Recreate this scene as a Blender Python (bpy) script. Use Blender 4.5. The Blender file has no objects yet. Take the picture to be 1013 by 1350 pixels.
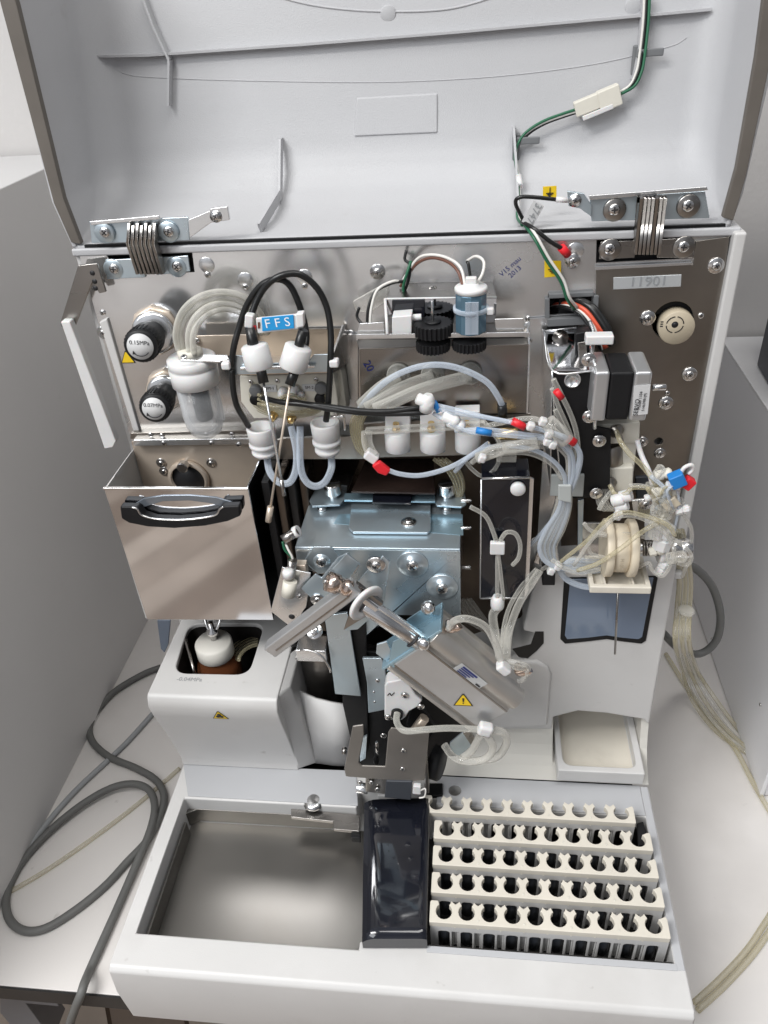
import bpy, bmesh, math, random
from mathutils import Vector, Matrix
random.seed(7)
V = Vector
S = 0.001                                  # everything below is measured in millimetres
scene = bpy.context.scene
COL = scene.collection
# ------------------------------------------------------------------ camera
YAW, PIT, ROL, FPX = map(math.radians, (8.1128, 34.6483, -4.1396, 0)) 
FPX = 1018.27
CAM = V((0, 0, 830))
_cy, _sy, _cp, _sp = math.cos(YAW), math.sin(YAW), math.cos(PIT), math.sin(PIT)
FWD = V((-_sy*_cp, _cy*_cp, -_sp)); _r = V((_cy, _sy, 0)); _u = _r.cross(FWD)
RT = _r*math.cos(ROL)+_u*math.sin(ROL); UP = -_r*math.sin(ROL)+_u*math.cos(ROL)
cd = bpy.data.cameras.new('camera'); cam = bpy.data.objects.new('camera', cd); COL.objects.link(cam)
m = Matrix((RT, UP, -FWD)).transposed().to_4x4(); m.translation = CAM*S; cam.matrix_world = m
cd.sensor_fit = 'VERTICAL'; cd.sensor_height = 36; cd.lens = 36*FPX/1350; cd.clip_start = 0.01; cd.clip_end = 50
scene.camera = cam
def ray(px, py): return FWD+RT*((px-506.5)/FPX)-UP*((py-675)/FPX)
# measured points of the photograph turned into places on a plane of known depth, height or side
def PY(px, py, y): d = ray(px, py); return CAM+d*((y-CAM.y)/d.y)
def PZ(px, py, z): d = ray(px, py); return CAM+d*((z-CAM.z)/d.z)
def PX(px, py, x): d = ray(px, py); return CAM+d*((x-CAM.x)/d.x)
# ------------------------------------------------------------------ materials
MATS = {}
def mat(name, col, rough=0.5, metal=0.0, var=0.06, vscale=30, bump=0.0, bscale=200, trans=0.0, ior=1.45, alpha=1.0,
        rvar=0.0, stretch=None, coat=0.0, detail=4, spec=0.5, col2=None, sss=0.0, speck=0.0, sscale=90):
    mt = bpy.data.materials.new(name); mt.use_nodes = True
    nt = mt.node_tree; N = nt.nodes; L = nt.links; b = N['Principled BSDF']
    b.inputs['Roughness'].default_value = rough; b.inputs['Metallic'].default_value = metal
    b.inputs['Transmission Weight'].default_value = trans; b.inputs['IOR'].default_value = ior
    b.inputs['Alpha'].default_value = alpha; b.inputs['Coat Weight'].default_value = coat
    b.inputs['Specular IOR Level'].default_value = spec
    if sss: b.inputs['Subsurface Weight'].default_value = sss; b.inputs['Subsurface Scale'].default_value = 0.004
    tc = N.new('ShaderNodeTexCoord'); mp = N.new('ShaderNodeMapping')
    L.new(tc.outputs['Object'], mp.inputs['Vector'])
    if stretch: mp.inputs['Scale'].default_value = stretch
    nz = N.new('ShaderNodeTexNoise'); nz.inputs['Scale'].default_value = vscale; nz.inputs['Detail'].default_value = detail
    L.new(mp.outputs['Vector'], nz.inputs['Vector'])
    rp = N.new('ShaderNodeMapRange'); rp.inputs['From Min'].default_value = 0.3; rp.inputs['From Max'].default_value = 0.7
    L.new(nz.outputs['Fac'], rp.inputs['Value'])
    mx = N.new('ShaderNodeMix'); mx.data_type = 'RGBA'
    c1 = [c*(1-var) for c in col]; c2 = col2 or [min(1, c*(1+var)) for c in col]
    mx.inputs['A'].default_value = (*c1, 1); mx.inputs['B'].default_value = (*c2, 1)
    L.new(rp.outputs['Result'], mx.inputs['Factor']); L.new(mx.outputs['Result'], b.inputs['Base Color'])
    if speck:
        out = mx.outputs['Result']
        for sc_, lo, k in ((sscale, .70, speck), (sscale*.12, .56, speck*.28)):
            ns = N.new('ShaderNodeTexNoise'); ns.inputs['Scale'].default_value = sc_; ns.inputs['Detail'].default_value = 5
            L.new(mp.outputs['Vector'], ns.inputs['Vector']); rs = N.new('ShaderNodeMapRange'); rs.inputs['From Min'].default_value = lo; rs.inputs['From Max'].default_value = lo+.12
            rs.inputs['To Max'].default_value = k; L.new(ns.outputs['Fac'], rs.inputs['Value'])
            m3 = N.new('ShaderNodeMix'); m3.data_type = 'RGBA'; m3.inputs['B'].default_value = (.16,.13,.10,1); L.new(rs.outputs['Result'], m3.inputs['Factor']); L.new(out, m3.inputs['A']); out = m3.outputs['Result']
        L.new(out, b.inputs['Base Color'])
    if alpha < 1:
        lw = N.new('ShaderNodeLayerWeight'); lw.inputs['Blend'].default_value = .45; ra = N.new('ShaderNodeMapRange')
        ra.inputs['To Min'].default_value = alpha*.45; ra.inputs['To Max'].default_value = min(1, alpha*3.2); L.new(lw.outputs['Facing'], ra.inputs['Value']); L.new(ra.outputs['Result'], b.inputs['Alpha'])
    if rvar:
        r2 = N.new('ShaderNodeMapRange'); r2.inputs['From Min'].default_value = 0.3; r2.inputs['From Max'].default_value = 0.7
        r2.inputs['To Min'].default_value = max(0.02, rough-rvar); r2.inputs['To Max'].default_value = rough+rvar
        n2 = N.new('ShaderNodeTexNoise'); n2.inputs['Scale'].default_value = vscale*0.6; n2.inputs['Detail'].default_value = 6
        L.new(mp.outputs['Vector'], n2.inputs['Vector']); L.new(n2.outputs['Fac'], r2.inputs['Value']); L.new(r2.outputs['Result'], b.inputs['Roughness'])
    if bump:
        n3 = N.new('ShaderNodeTexNoise'); n3.inputs['Scale'].default_value = bscale; n3.inputs['Detail'].default_value = 3
        L.new(mp.outputs['Vector'], n3.inputs['Vector'])
        bp = N.new('ShaderNodeBump'); bp.inputs['Strength'].default_value = bump; bp.inputs['Distance'].default_value = 0.001
        L.new(n3.outputs['Fac'], bp.inputs['Height']); L.new(bp.outputs['Normal'], b.inputs['Normal'])
    MATS[name] = mt; return mt
W = mat('white plastic', (.61,.60,.588), .42, speck=.35, sscale=70, var=.035, vscale=9, bump=.12, bscale=1500)
CR = mat('cream plastic', (.68,.635,.55), .45, speck=.4, sscale=160, var=.05, vscale=14, bump=.08, bscale=1200)
GP = mat('pale grey plastic', (.47,.475,.49), .45, var=.03, vscale=6, bump=.12, bscale=1500)
LID = mat('lid plastic', (.475,.475,.485), .42, speck=.2, sscale=30, var=.04, vscale=5, bump=.3, bscale=1300)
GASK = mat('taupe rubber', (.13,.115,.10), .6, var=.1)
BLK = mat('black plastic', (.011,.011,.012), .45, var=.2, spec=.3)
BLKG = mat('black gloss', (.008,.009,.014), .1, var=.2, coat=.5)
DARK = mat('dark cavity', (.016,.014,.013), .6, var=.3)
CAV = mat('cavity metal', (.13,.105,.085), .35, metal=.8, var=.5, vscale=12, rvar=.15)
SS = mat('stainless sheet', (.84,.845,.85), .23, metal=.9, var=.2, vscale=8, rvar=.14, detail=8, bump=.05, bscale=15)
SSD = mat('dark stainless sheet', (.33,.305,.275), .33, metal=1, var=.25, vscale=9, rvar=.1, detail=7)
SSW = mat('warm stainless sheet', (.66,.56,.46), .34, metal=.45, var=.12, vscale=14, rvar=.10, detail=8)
MIR = mat('mirror steel', (.70,.71,.74), .07, metal=1, var=.04, vscale=6, rvar=.02, bump=.012, bscale=6)
BRU = mat('brushed steel tray', (.21,.20,.185), .33, metal=.85, speck=.45, sscale=55, var=.2, vscale=7, rvar=.05, detail=2)
ZN = mat('zinc plated steel', (.62,.67,.70), .30, metal=.8, var=.10, vscale=12, rvar=.1, col2=(.62,.75,.83))
ZNB = mat('blue zinc plate', (.42,.60,.70), .3, metal=.75, var=.12, vscale=14, rvar=.1)
ALU = mat('anodised aluminium', (.58,.585,.59), .36, metal=.75, var=.05, vscale=40, stretch=(1,1,1), rvar=.05)
ALUT = mat('tan anodised aluminium', (.56,.535,.50), .38, metal=.75, var=.05, vscale=30, rvar=.06)
CHR = mat('polished steel', (.74,.73,.72), .2, metal=1, var=.04)
GST = mat('grey steel', (.36,.34,.32), .28, metal=1, var=.1, vscale=10, rvar=.08)
NYL = mat('white nylon', (.69,.685,.68), .4, var=.03, sss=.15)
BEI = mat('beige nylon', (.66,.58,.45), .45, var=.04)
IVO = mat('ivory plastic', (.68,.65,.57), .45, var=.05, vscale=20)
TUB = mat('milky tube', (.66,.73,.82), .22, var=.04, alpha=.62)
HOS = mat('cloudy hose', (.62,.61,.56), .25, var=.06, alpha=.5)
GPL = mat('grey brown plate', (.24,.22,.20), .35, metal=.5, var=.12, vscale=14, rvar=.08)
ARC = mat('cream hose', (.70,.685,.62), .2, var=.05, alpha=.7)
WD2 = mat('soft white plastic', (.62,.60,.55), .45, speck=.4, sscale=60, var=.04)
SLB = mat('slate plastic', (.14,.17,.22), .5, var=.06)
CLR = mat('clear tube', (.72,.70,.64), .08, var=.05, alpha=.27, spec=1.0)
YEL = mat('yellowed clear tube', (.60,.54,.36), .10, var=.08, alpha=.34, spec=.9)
BTB = mat('black tube', (.012,.012,.012), .3, var=.2)
CAB = mat('grey cable sheath', (.13,.13,.125), .55, var=.08)
CABL = mat('pale grey cable sheath', (.32,.33,.34), .5, var=.05)
RED = mat('red sleeve', (.70,.02,.03), .4, var=.08)
BLU = mat('blue sleeve', (.02,.20,.55), .4, var=.08)
TAG = mat('blue tag print', (.02,.30,.66), .35, var=.02)
BRS = mat('brass', (.78,.56,.26), .25, metal=1, var=.08)
COP = mat('copper toned steel', (.72,.58,.50), .2, metal=1, var=.1)
YLW = mat('yellow sticker', (.82,.56,.02), .4, var=.04)
STK = mat('white sticker', (.60,.60,.60), .45, var=.03)
STKG = mat('silver sticker', (.58,.60,.61), .3, metal=.4, var=.04)
INK = mat('black ink', (.02,.02,.022), .5, var=.1)
INKB = mat('blue ink', (.02,.03,.16), .5, var=.1)
INKW = mat('white ink', (.85,.87,.9), .5, var=.02)
INKG = mat('grey ink', (.30,.31,.32), .5, var=.05)
CLP = mat('grey clip plastic', (.17,.175,.18), .45, var=.08)
PGS = mat('grey saddle plastic', (.42,.44,.43), .45, var=.05)
GLB = mat('smoked blue window', (.17,.215,.29), .10, var=.06, vscale=5, coat=.4)
GRN = mat('green wire', (.02,.12,.06), .4, var=.1)
WWR = mat('white wire', (.7,.68,.64), .4, var=.05)
BRW = mat('brown wire', (.14,.06,.04), .4, var=.1)
REDW = mat('red orange wire', (.65,.10,.05), .4, var=.1)
REC = mat('grey blue recess', (.24,.27,.31), .22, metal=.6, var=.1)
MOTB = mat('motor sleeve blue', (.12,.22,.30), .18, metal=.5, var=.15, coat=.5)
BOWL = mat('clear bowl', (.82,.84,.86), .03, var=.02, alpha=.2, spec=1.0)
AMB = mat('amber glass', (.20,.07,.03), .08, var=.2, trans=.4)
BUF = mat('tan buzzer plastic', (.50,.43,.32), .5, var=.05)
PLATE = mat('dark brown plate', (.028,.018,.015), .22, var=.25, coat=.2)
BENCH = mat('bench laminate', (.72,.69,.665), .42, speck=.5, sscale=38, var=.03, vscale=3, bump=.06, bscale=900)
EDGE = mat('bench edge band', (.016,.015,.015), .45, var=.2)
LEGM = mat('grey painted steel', (.16,.165,.18), .4, var=.06)
CABN = mat('grey cabinet paint', (.62,.61,.605), .5, speck=.14, sscale=25, var=.04, vscale=2.5, bump=.08, bscale=800)
CABR = mat('light cabinet paint', (.72,.715,.725), .5, speck=.14, sscale=25, var=.03, vscale=2.5, bump=.08, bscale=800)
CTOP = mat('cabinet top paint', (.66,.65,.65), .5, var=.03)
WALL = mat('painted wall', (.62,.60,.585), .8, var=.03, vscale=4, bump=.5, bscale=160)
MON = mat('dark grey housing', (.05,.055,.065), .45, var=.06)
# wood strip floor seen in the reflections
def floor_mat():
    mt = bpy.data.materials.new('wood strip floor'); mt.use_nodes = True; N = mt.node_tree.nodes; L = mt.node_tree.links
    b = N['Principled BSDF']; b.inputs['Roughness'].default_value = .5
    tc = N.new('ShaderNodeTexCoord'); br = N.new('ShaderNodeTexBrick'); br.inputs['Scale'].default_value = 1
    br.inputs['Brick Width'].default_value = 1.2; br.inputs['Row Height'].default_value = .13; br.inputs['Mortar Size'].default_value = .004
    br.inputs['Color1'].default_value = (.22,.16,.12,1); br.inputs['Color2'].default_value = (.62,.52,.43,1); br.inputs['Mortar'].default_value = (.08,.05,.03,1)
    mp = N.new('ShaderNodeMapping'); mp.inputs['Rotation'].default_value = (0,0,math.radians(58)); L.new(tc.outputs['Object'], mp.inputs['Vector'])
    L.new(mp.outputs['Vector'], br.inputs['Vector']); nz = N.new('ShaderNodeTexNoise'); nz.inputs['Scale'].default_value = 6
    L.new(mp.outputs['Vector'], nz.inputs['Vector']); mx = N.new('ShaderNodeMix'); mx.data_type = 'RGBA'; mx.blend_type = 'MULTIPLY'; mx.inputs['Factor'].default_value = .5
    L.new(br.outputs['Color'], mx.inputs['A']); L.new(nz.outputs['Fac'], mx.inputs['B']); L.new(mx.outputs['Result'], b.inputs['Base Color'])
    return mt
FLOOR = floor_mat()
# ------------------------------------------------------------------ mesh builder
def basis(d):
    d = d.normalized(); a = V((0,0,1)) if abs(d.z) < .9 else V((1,0,0))
    u = d.cross(a).normalized(); return u, d.cross(u).normalized()
class MB:
    def __init__(s): s.b = bmesh.new(); s.mi = 0
    def face(s, vs, smooth=False):
        try: f = s.b.faces.new(vs)
        except ValueError: return None
        f.material_index = s.mi; f.smooth = smooth; return f
    def vv(s, pts): return [s.b.verts.new(p) for p in pts]
    def prism(s, pts, off):
        pts = [V(p) for p in pts]; off = V(off); n = len(pts)
        a = s.vv(pts); b = s.vv([p+off for p in pts])
        s.face(a); s.face(b[::-1])
        for i in range(n): s.face([a[i], b[i], b[(i+1) % n], a[(i+1) % n]])
        return s
    def box(s, x0, x1, y0, y1, z0, z1): return s.prism([(x0,y0,z0),(x1,y0,z0),(x1,y1,z0),(x0,y1,z0)], (0,0,z1-z0))
    def obox(s, c, ax, ay, az, lx, ly, lz):
        c = V(c); ax, ay, az = [V(q).normalized() for q in (ax, ay, az)]
        p = [c+ax*(i*lx/2)+ay*(j*ly/2)-az*(lz/2) for i, j in ((-1,-1),(1,-1),(1,1),(-1,1))]
        return s.prism(p, az*lz)
    def lathe(s, o, d, prof, n=28, smooth=True, u=None):
        o = V(o); d = V(d).normalized(); u, w = basis(d); rings = []
        for r, h in prof:
            if r <= 1e-6: rings.append(s.vv([o+d*h])); continue
            rings.append(s.vv([o+d*h+(u*math.cos(2*math.pi*k/n)+w*math.sin(2*math.pi*k/n))*r for k in range(n)]))
        for A, B in zip(rings, rings[1:]):
            for k in range(n):
                k2 = (k+1) % n
                if len(A) == 1 and len(B) == 1: continue
                if len(A) == 1: s.face([A[0], B[k], B[k2]], smooth)
                elif len(B) == 1: s.face([A[k], B[0], A[k2]], smooth)
                else: s.face([A[k], B[k], B[k2], A[k2]], smooth)
        if len(rings[0]) > 1: s.face(rings[0])
        if len(rings[-1]) > 1: s.face(rings[-1][::-1])
        return s
    def cyl(s, a, b, r, r2=None, n=24):
        a, b = V(a), V(b); h = (b-a).length; c = min(r*.12, h*.2)
        r2 = r if r2 is None else r2
        return s.lathe(a, b-a, [(r-c,0),(r,c),(r2,h-c),(r2-c,h)], n)
    def tube(s, pts, r, n=10, sub=5, closed=False, rfun=None):
        pts = [V(p) for p in pts]
        if len(pts) > 2:
            q = []; P = [pts[0]*2-pts[1]]+pts+[pts[-1]*2-pts[-2]]
            for i in range(1, len(P)-2):
                for k in range(sub):
                    t = k/sub; a, b, c, d = P[i-1:i+3]
                    q.append(.5*((2*b)+(c-a)*t+(2*a-5*b+4*c-d)*t*t+(3*b-a-3*c+d)*t**3))
            q.append(pts[-1]); pts = q
        T = [(pts[min(i+1, len(pts)-1)]-pts[max(i-1, 0)]).normalized() for i in range(len(pts))]
        u, w = basis(T[0]); rings = []
        for i, p in enumerate(pts):
            u = (u-T[i]*u.dot(T[i])).normalized(); w = T[i].cross(u)
            rr = r if rfun is None else r*rfun(i/(len(pts)-1))
            rings.append(s.vv([p+(u*math.cos(2*math.pi*k/n)+w*math.sin(2*math.pi*k/n))*rr for k in range(n)]))
        for A, B in zip(rings, rings[1:]):
            for k in range(n): s.face([A[k], B[k], B[(k+1) % n], A[(k+1) % n]], True)
        s.face(rings[0]); s.face(rings[-1][::-1]); return s
def wpos(o): return V(o['_w']) if o is not None and '_w' in o else V((0,0,0))
def finish(o, mb, mats, parent, bevel, seg, name, base=False):
    b = mb.b; bmesh.ops.remove_doubles(b, verts=b.verts[:], dist=.0004); bmesh.ops.recalc_face_normals(b, faces=b.faces[:])
    lo = V((min(v.co.x for v in b.verts), min(v.co.y for v in b.verts), min(v.co.z for v in b.verts)))
    hi = V((max(v.co.x for v in b.verts), max(v.co.y for v in b.verts), max(v.co.z for v in b.verts)))
    c = (lo+hi)/2
    if base: c.z = lo.z
    for v in b.verts: v.co = (v.co-c)*S
    me = bpy.data.meshes.new(name); b.to_mesh(me); b.free()
    return me, c
def obj(name, mb, mats, parent=None, bevel=0, seg=2, label=None, cat=None, group=None, kind=None, cutters=None):
    me, c = finish(None, mb, mats, parent, bevel, seg, name, base=parent is None)
    for mt in (mats if isinstance(mats, (list, tuple)) else [mats]): me.materials.append(mt)
    o = bpy.data.objects.new(name, me); COL.objects.link(o)
    o.location = c*S; o['_w'] = list(c)
    if cutters:
        tmp = []
        for cm in cutters:
            cme, cc = finish(None, cm, None, None, 0, 0, 'cut'); co = bpy.data.objects.new('cut', cme); COL.objects.link(co); co.location = cc*S
            md = o.modifiers.new('b', 'BOOLEAN'); md.object = co; md.operation = 'DIFFERENCE'; md.solver = 'EXACT'; tmp.append(co)
        bpy.context.view_layer.update()
        ev = o.evaluated_get(bpy.context.evaluated_depsgraph_get()); nm = bpy.data.meshes.new_from_object(ev)
        o.modifiers.clear(); o.data = nm
        for co in tmp: bpy.data.objects.remove(co)
    if parent is not None: o.parent = parent; o.location = (c-wpos(parent))*S
    if bevel:
        md = o.modifiers.new('bevel', 'BEVEL'); md.width = bevel*S; md.segments = seg; md.limit_method = 'ANGLE'; md.angle_limit = math.radians(35); md.harden_normals = False
        for f in o.data.polygons: f.use_smooth = True
        wn = o.modifiers.new('wn', 'WEIGHTED_NORMAL'); wn.keep_sharp = True
    tagp(o, label, cat, group, kind); return o
def tagp(o, label=None, cat=None, group=None, kind=None):
    for k, v in (('label', label), ('category', cat), ('group', group), ('kind', kind)):
        if v: o[k] = v
def empty(name, loc, label, cat, group=None, parent=None):
    o = bpy.data.objects.new(name, None); COL.objects.link(o); o['_w'] = list(loc); o.empty_display_size = .02
    o.location = V(loc)*S if parent is None else (V(loc)-wpos(parent))*S
    if parent is not None: o.parent = parent
    tagp(o, label, cat, group); return o
def text(name, s, c, ax, up, size, mt, parent, lift=.3, sx=1.0, lab=None):
    cu = bpy.data.curves.new('t', 'FONT'); cu.body = s; cu.size = size*S; cu.align_x = 'CENTER'; cu.align_y = 'CENTER'; cu.extrude = .00004; cu.resolution_u = 3
    t = bpy.data.objects.new('t', cu); COL.objects.link(t); bpy.context.view_layer.update()
    me = bpy.data.meshes.new_from_object(t.evaluated_get(bpy.context.evaluated_depsgraph_get())); bpy.data.objects.remove(t)
    me.materials.clear(); me.materials.append(mt)
    ax = V(ax).normalized(); nn = ax.cross(V(up)).normalized(); uu = nn.cross(ax)
    o = bpy.data.objects.new(name, me); COL.objects.link(o); o.parent = parent
    R = Matrix((ax*sx, uu, nn)).transposed().to_4x4(); R.translation = (V(c)+nn*lift-wpos(parent))*S; o.matrix_local = R
    return o
def plateY(pts, y, th): return MB().prism([PY(*p, y) for p in pts], (0, th, 0))
def plateZ(pts, z, th): return MB().prism([PZ(*p, z) for p in pts], (0, 0, -th))
XA, YA, ZA = V((1,0,0)), V((0,1,0)), V((0,0,1))
# a cross-head screw, one mesh shared by all copies
def screw_mesh(washer):
    mb = MB()
    if washer: mb.lathe((0,0,0), (0,0,1), [(1.9,0),(1.9,.3),(1.75,.4),(0,.4)], 24)
    z = .4 if washer else 0
    mb.lathe((0,0,z), (0,0,1), [(1,0),(1,.28),(.88,.46),(.55,.56),(0,.58)], 20)
    mb.mi = 1; mb.obox((0,0,z+.46), XA, YA, ZA, 1.1, .22, .34); mb.obox((0,0,z+.45), XA, YA, ZA, .22, 1.1, .34)
    me, c = finish(None, mb, None, None, 0, 0, 'screw'); 
    for v in me.vertices: v.co += c*S
    me.materials.append(CHR); me.materials.append(INK); return me
SCR = {0: screw_mesh(0), 1: screw_mesh(1)}
SCRD = SCR[0].copy(); SCRD.materials[0] = GST
def screw(p, d, r, parent, w=0, me=None):
    o = bpy.data.objects.new('screw', me or SCR[w]); COL.objects.link(o); o.parent = parent
    d = V(d).normalized(); u, v = basis(d); a = random.uniform(0, 1.5)
    x = u*math.cos(a)+v*math.sin(a); y = d.cross(x)
    R = Matrix((x, y, d)).transposed().to_4x4()@Matrix.Scale(r, 4); R.translation = (V(p)-wpos(parent))*S; o.matrix_local = R; return o
FR = V((0,-1,0))
def hazard(name, c, ax, up, size, parent, lab):
    "yellow warning triangle with a black rim and a mark"
    ax = V(ax).normalized(); n = ax.cross(V(up)).normalized(); up = n.cross(ax); c = V(c)
    def tri(k, l): return [c+n*l+ax*(size*k*a)+up*(size*k*b) for a, b in ((-.5,-.36),(.5,-.36),(.05,.5),(-.05,.5))]
    o = obj(name, MB().prism(tri(1.0, .1), n*.15), INK, parent, label=lab)
    mb = MB().prism(tri(.84, .3), n*.15); obj('sticker_face', mb, YLW, o)
    return o, n, up, ax
# ------------------------------------------------------------------ the setting
obj('floor', MB().box(-4000, 4000, -5000, 1070, -760, -750), FLOOR, kind='structure')
obj('wall', MB().box(-3000, 3000, 1075, 1175, -750, 2600), WALL, kind='structure')
bench = empty('lab_bench', (-100, 700, -750), 'white topped lab bench with black front edge carrying the analyzer', 'bench')
yb = PZ(155, 1312, 0).y
obj('bench_top', MB().box(-1500, 1500, yb, 1070, -26, 0), BENCH, bench, .8)
obj('edge_band', MB().box(-1500, 1500, yb-2.2, yb-.2, -26, -1.2), EDGE, bench)
obj('apron', MB().box(-1500, 1500, yb+60, yb+80, -160, -27), EDGE, bench)
obj('leg_frame', MB().prism([PY(0, 1312, yb+20), PY(75, 1322, yb+20), PY(78, 1327, yb+20), PY(34, 1323, yb+20), PY(70, 1372, yb+20), PY(30, 1372, yb+20), PY(0, 1335, yb+20)], (0, 35, 0)), LEGM, bench, 1)
for x in (-800, 700): obj('leg', MB().box(x, x+50, yb+40, yb+90, -750, -27), LEGM, bench, 2)
ZC = PX(0, 249, -522).z
lc = empty('grey_cabinet', (-772, 740, 0), 'tall plain grey metal cabinet standing left of the analyzer', 'cabinet')
obj('side_panel', MB().box(-530, -522, 250, 1068, 0, ZC), CABN, lc, 1.5)
obj('cabinet_body', MB().box(-1020, -530.5, 251, 1067, .5, ZC-1), CABN, lc, 2)
rc = empty('white_cabinet', (570, 870, 0), 'low light grey metal cabinet right of the analyzer with white lid', 'cabinet')
ztop = PX(950, 445, 340).z
yfr = PX(1009, 985, 340).y
obj('side_panel', MB().prism([(340, 600, 4), (340, 1066, 4), (340, 1066, ztop-3), (340, 600, ztop-3)], (5, 0, 0)), CABR, rc, 1)
obj('top_panel', MB().box(339.5, 820, 598, 1067, ztop-2.5, ztop+1), CTOP, rc, 1)
obj('cabinet_body', MB().box(345.5, 820, 602, 1064, 3, ztop-4), CABR, rc, 1)
for p in ((946, 494), (1003, 929), (939, 842)):
    q = PX(*p, 340); screw(q, (-1,0,0), 2.4, rc)
mo = PX(1000, 520, 420)
mon = MB().prism([PZ(997, 482, ztop+1), PZ(1030, 540, ztop+1), PZ(1120, 530, ztop+1), PZ(1070, 470, ztop+1)], (0, 0, 150))
obj('desktop_device', mon, MON, None, 4, 3, label='dark grey boxy device standing on the white cabinet at right', cat='device')
# ------------------------------------------------------------------ the analyzer: housing, lid, back panel
AN = empty('laboratory_analyzer', (-68, 450, 0), 'white benchtop laboratory analyzer with its lid open and its tubing and steel mechanism exposed', 'analyzer')
XL, XR = -317.5, 181.5
# lid shell
PROF = [(600.6,668),(622,669.5),(645,672),(664,677),(680,686),(691,698),(698,712),(704,735),(711,770),(719,810),(728,850),(740,900)]
def dz(z):
    for (a, za), (b, zb) in zip(PROF, PROF[1:]):
        if z <= zb: return a+(b-a)*max(0, (z-za)/(zb-za))
    return PROF[-1][0]
def PL(px, py, lift=0):
    lo, hi = 600, 745
    for _ in range(40):
        y = (lo+hi)/2
        if y < dz(PY(px, py, y).z): lo = y
        else: hi = y
    return PY(px, py, lo-lift)
def rimx(z, side):
    pl = [(668,-317.7),(702,-324),(770,-321),(832,-317.7),(900,-314)] if side < 0 else [(668,179.5),(689,183.5),(780,187),(900,190)]
    for (a, xa), (b, xb) in zip(pl, pl[1:]):
        if z <= b: return xa+(xb-xa)*max(0, (z-a)/(b-a))
    return pl[-1][1]
mb = MB(); rows = []
fine = []
for (a, za), (b, zb) in zip(PROF, PROF[1:]):
    for k in range(3): fine.append((a+(b-a)*k/3, za+(zb-za)*k/3))
fine.append(PROF[-1])
for y, z in fine:
    xl, xr = rimx(z, -1), rimx(z, 1); r = min(26, (y-600)*.8); row = []
    def cor(cx, sgn): return [(cx+sgn*(r-r*math.cos(t)), y-r+r*math.sin(t)) for t in [math.pi/2*k/7 for k in range(8)]]
    left = cor(xl, 1); right = cor(xr, -1)[::-1]
    pts = [(xl, 600)]+[(xl, 600+(y-r-600)*k/4) for k in (1,2,3)]+left+[(xl+r+(xr-xl-2*r)*k/24, y) for k in range(1, 24)]+right+[(xr, 600+(y-r-600)*k/4) for k in (3,2,1)]+[(xr, 600)]
    rows.append(mb.vv([(p[0], p[1], z) for p in pts]))
for A, B in zip(rows, rows[1:]):
    for k in range(len(A)-1): mb.face([A[k], A[k+1], B[k+1], B[k]], True)
me, c = None, None
bmesh.ops.remove_doubles(mb.b, verts=mb.b.verts[:], dist=.01)
lid = obj('lid', mb, LID, AN)
sm = lid.modifiers.new('solid', 'SOLIDIFY'); sm.thickness = .0035; sm.offset = 1
def flip_to_outer():
    n = sum((f.normal.y*f.area for f in lid.data.polygons))
    return n
if flip_to_outer() < 0: sm.offset = -1
def rib(name, path, h, th, parent=None, hs=None, matl=None, lab=None):
    mb = MB(); P = [PL(*p) for p in path]
    for a, b in zip(P, P[1:]):
        d = (b-a).normalized(); s = d.cross(V((0,1,0))).normalized()*th/2
        mb.prism([a-s+V((0,1,0)), a+s+V((0,1,0)), b+s+V((0,1,0)), b-s+V((0,1,0))], (0,-h-1,0))
    return obj(name, mb, matl or LID, parent or lid, label=lab)
rib('rib', [(88,74),(200,72),(400,58),(600,42),(800,24),(935,12)], 7, 1.8)
rib('rib', [(190,-12),(206,32),(227,78),(226,138)], 9, 1.8)
rib('rib', [(372,181),(371,262)], 9, 1.8)
a, b = PL(371,262), PL(345,306)
mb = MB(); mb.prism([a+V((-1,0,0)), a+V((1,0,0)), b+V((1,0,0)), b+V((-1,0,0))], (0,-6,8)); obj('rib', mb, LID, lid)
rib('rib', [(677,166),(681,230),(684,292)], 12, 1.8)
rib('rib', [(848,-12),(841,60),(833,104)], 8, 1.8)
mb = MB(); mb.tube([PL(*p) for p in ((137,76),(165,97),(225,103),(360,107),(510,108),(650,101),(780,85),(880,62),(905,50))], .5, 6, 6); obj('moulded_line', mb, LID, lid)
mb = MB(); mb.tube([PL(*p) for p in ((352,-8),(420,8),(500,15),(590,12),(665,-8))], .9, 6, 6); obj('moulded_line', mb, LID, lid)
# moulded rectangular pad
cor = [PL(*p, 1.2) for p in ((470,129),(577,123),(577,175),(467,180))]
mb = MB(); mb.prism(cor, (0, 4, 0)); obj('moulded_pad', mb, LID, lid, 1.2, 3)
for q in ((512,18),(835,8)):
    p = PL(*q); obj('moulded_disc', MB().lathe(p+V((0,2,0)), FR, [(6,0),(6,2.7),(5.4,3),(0,3)], 24), LID, lid)
obj('rim_seal', plateY([(94,320),(71,268),(-2,-5),(-6,-25),(12,-25),(22,5),(84,262),(107,322)], 598.5, 6), GASK, lid, .6)
obj('rim_seal', plateY([(1018,-10),(1008,-10),(997,75),(971,222),(953,287),(967,291),(984,232),(1013,95),(1025,20)], 598.5, 6), GASK, lid, .6)
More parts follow.
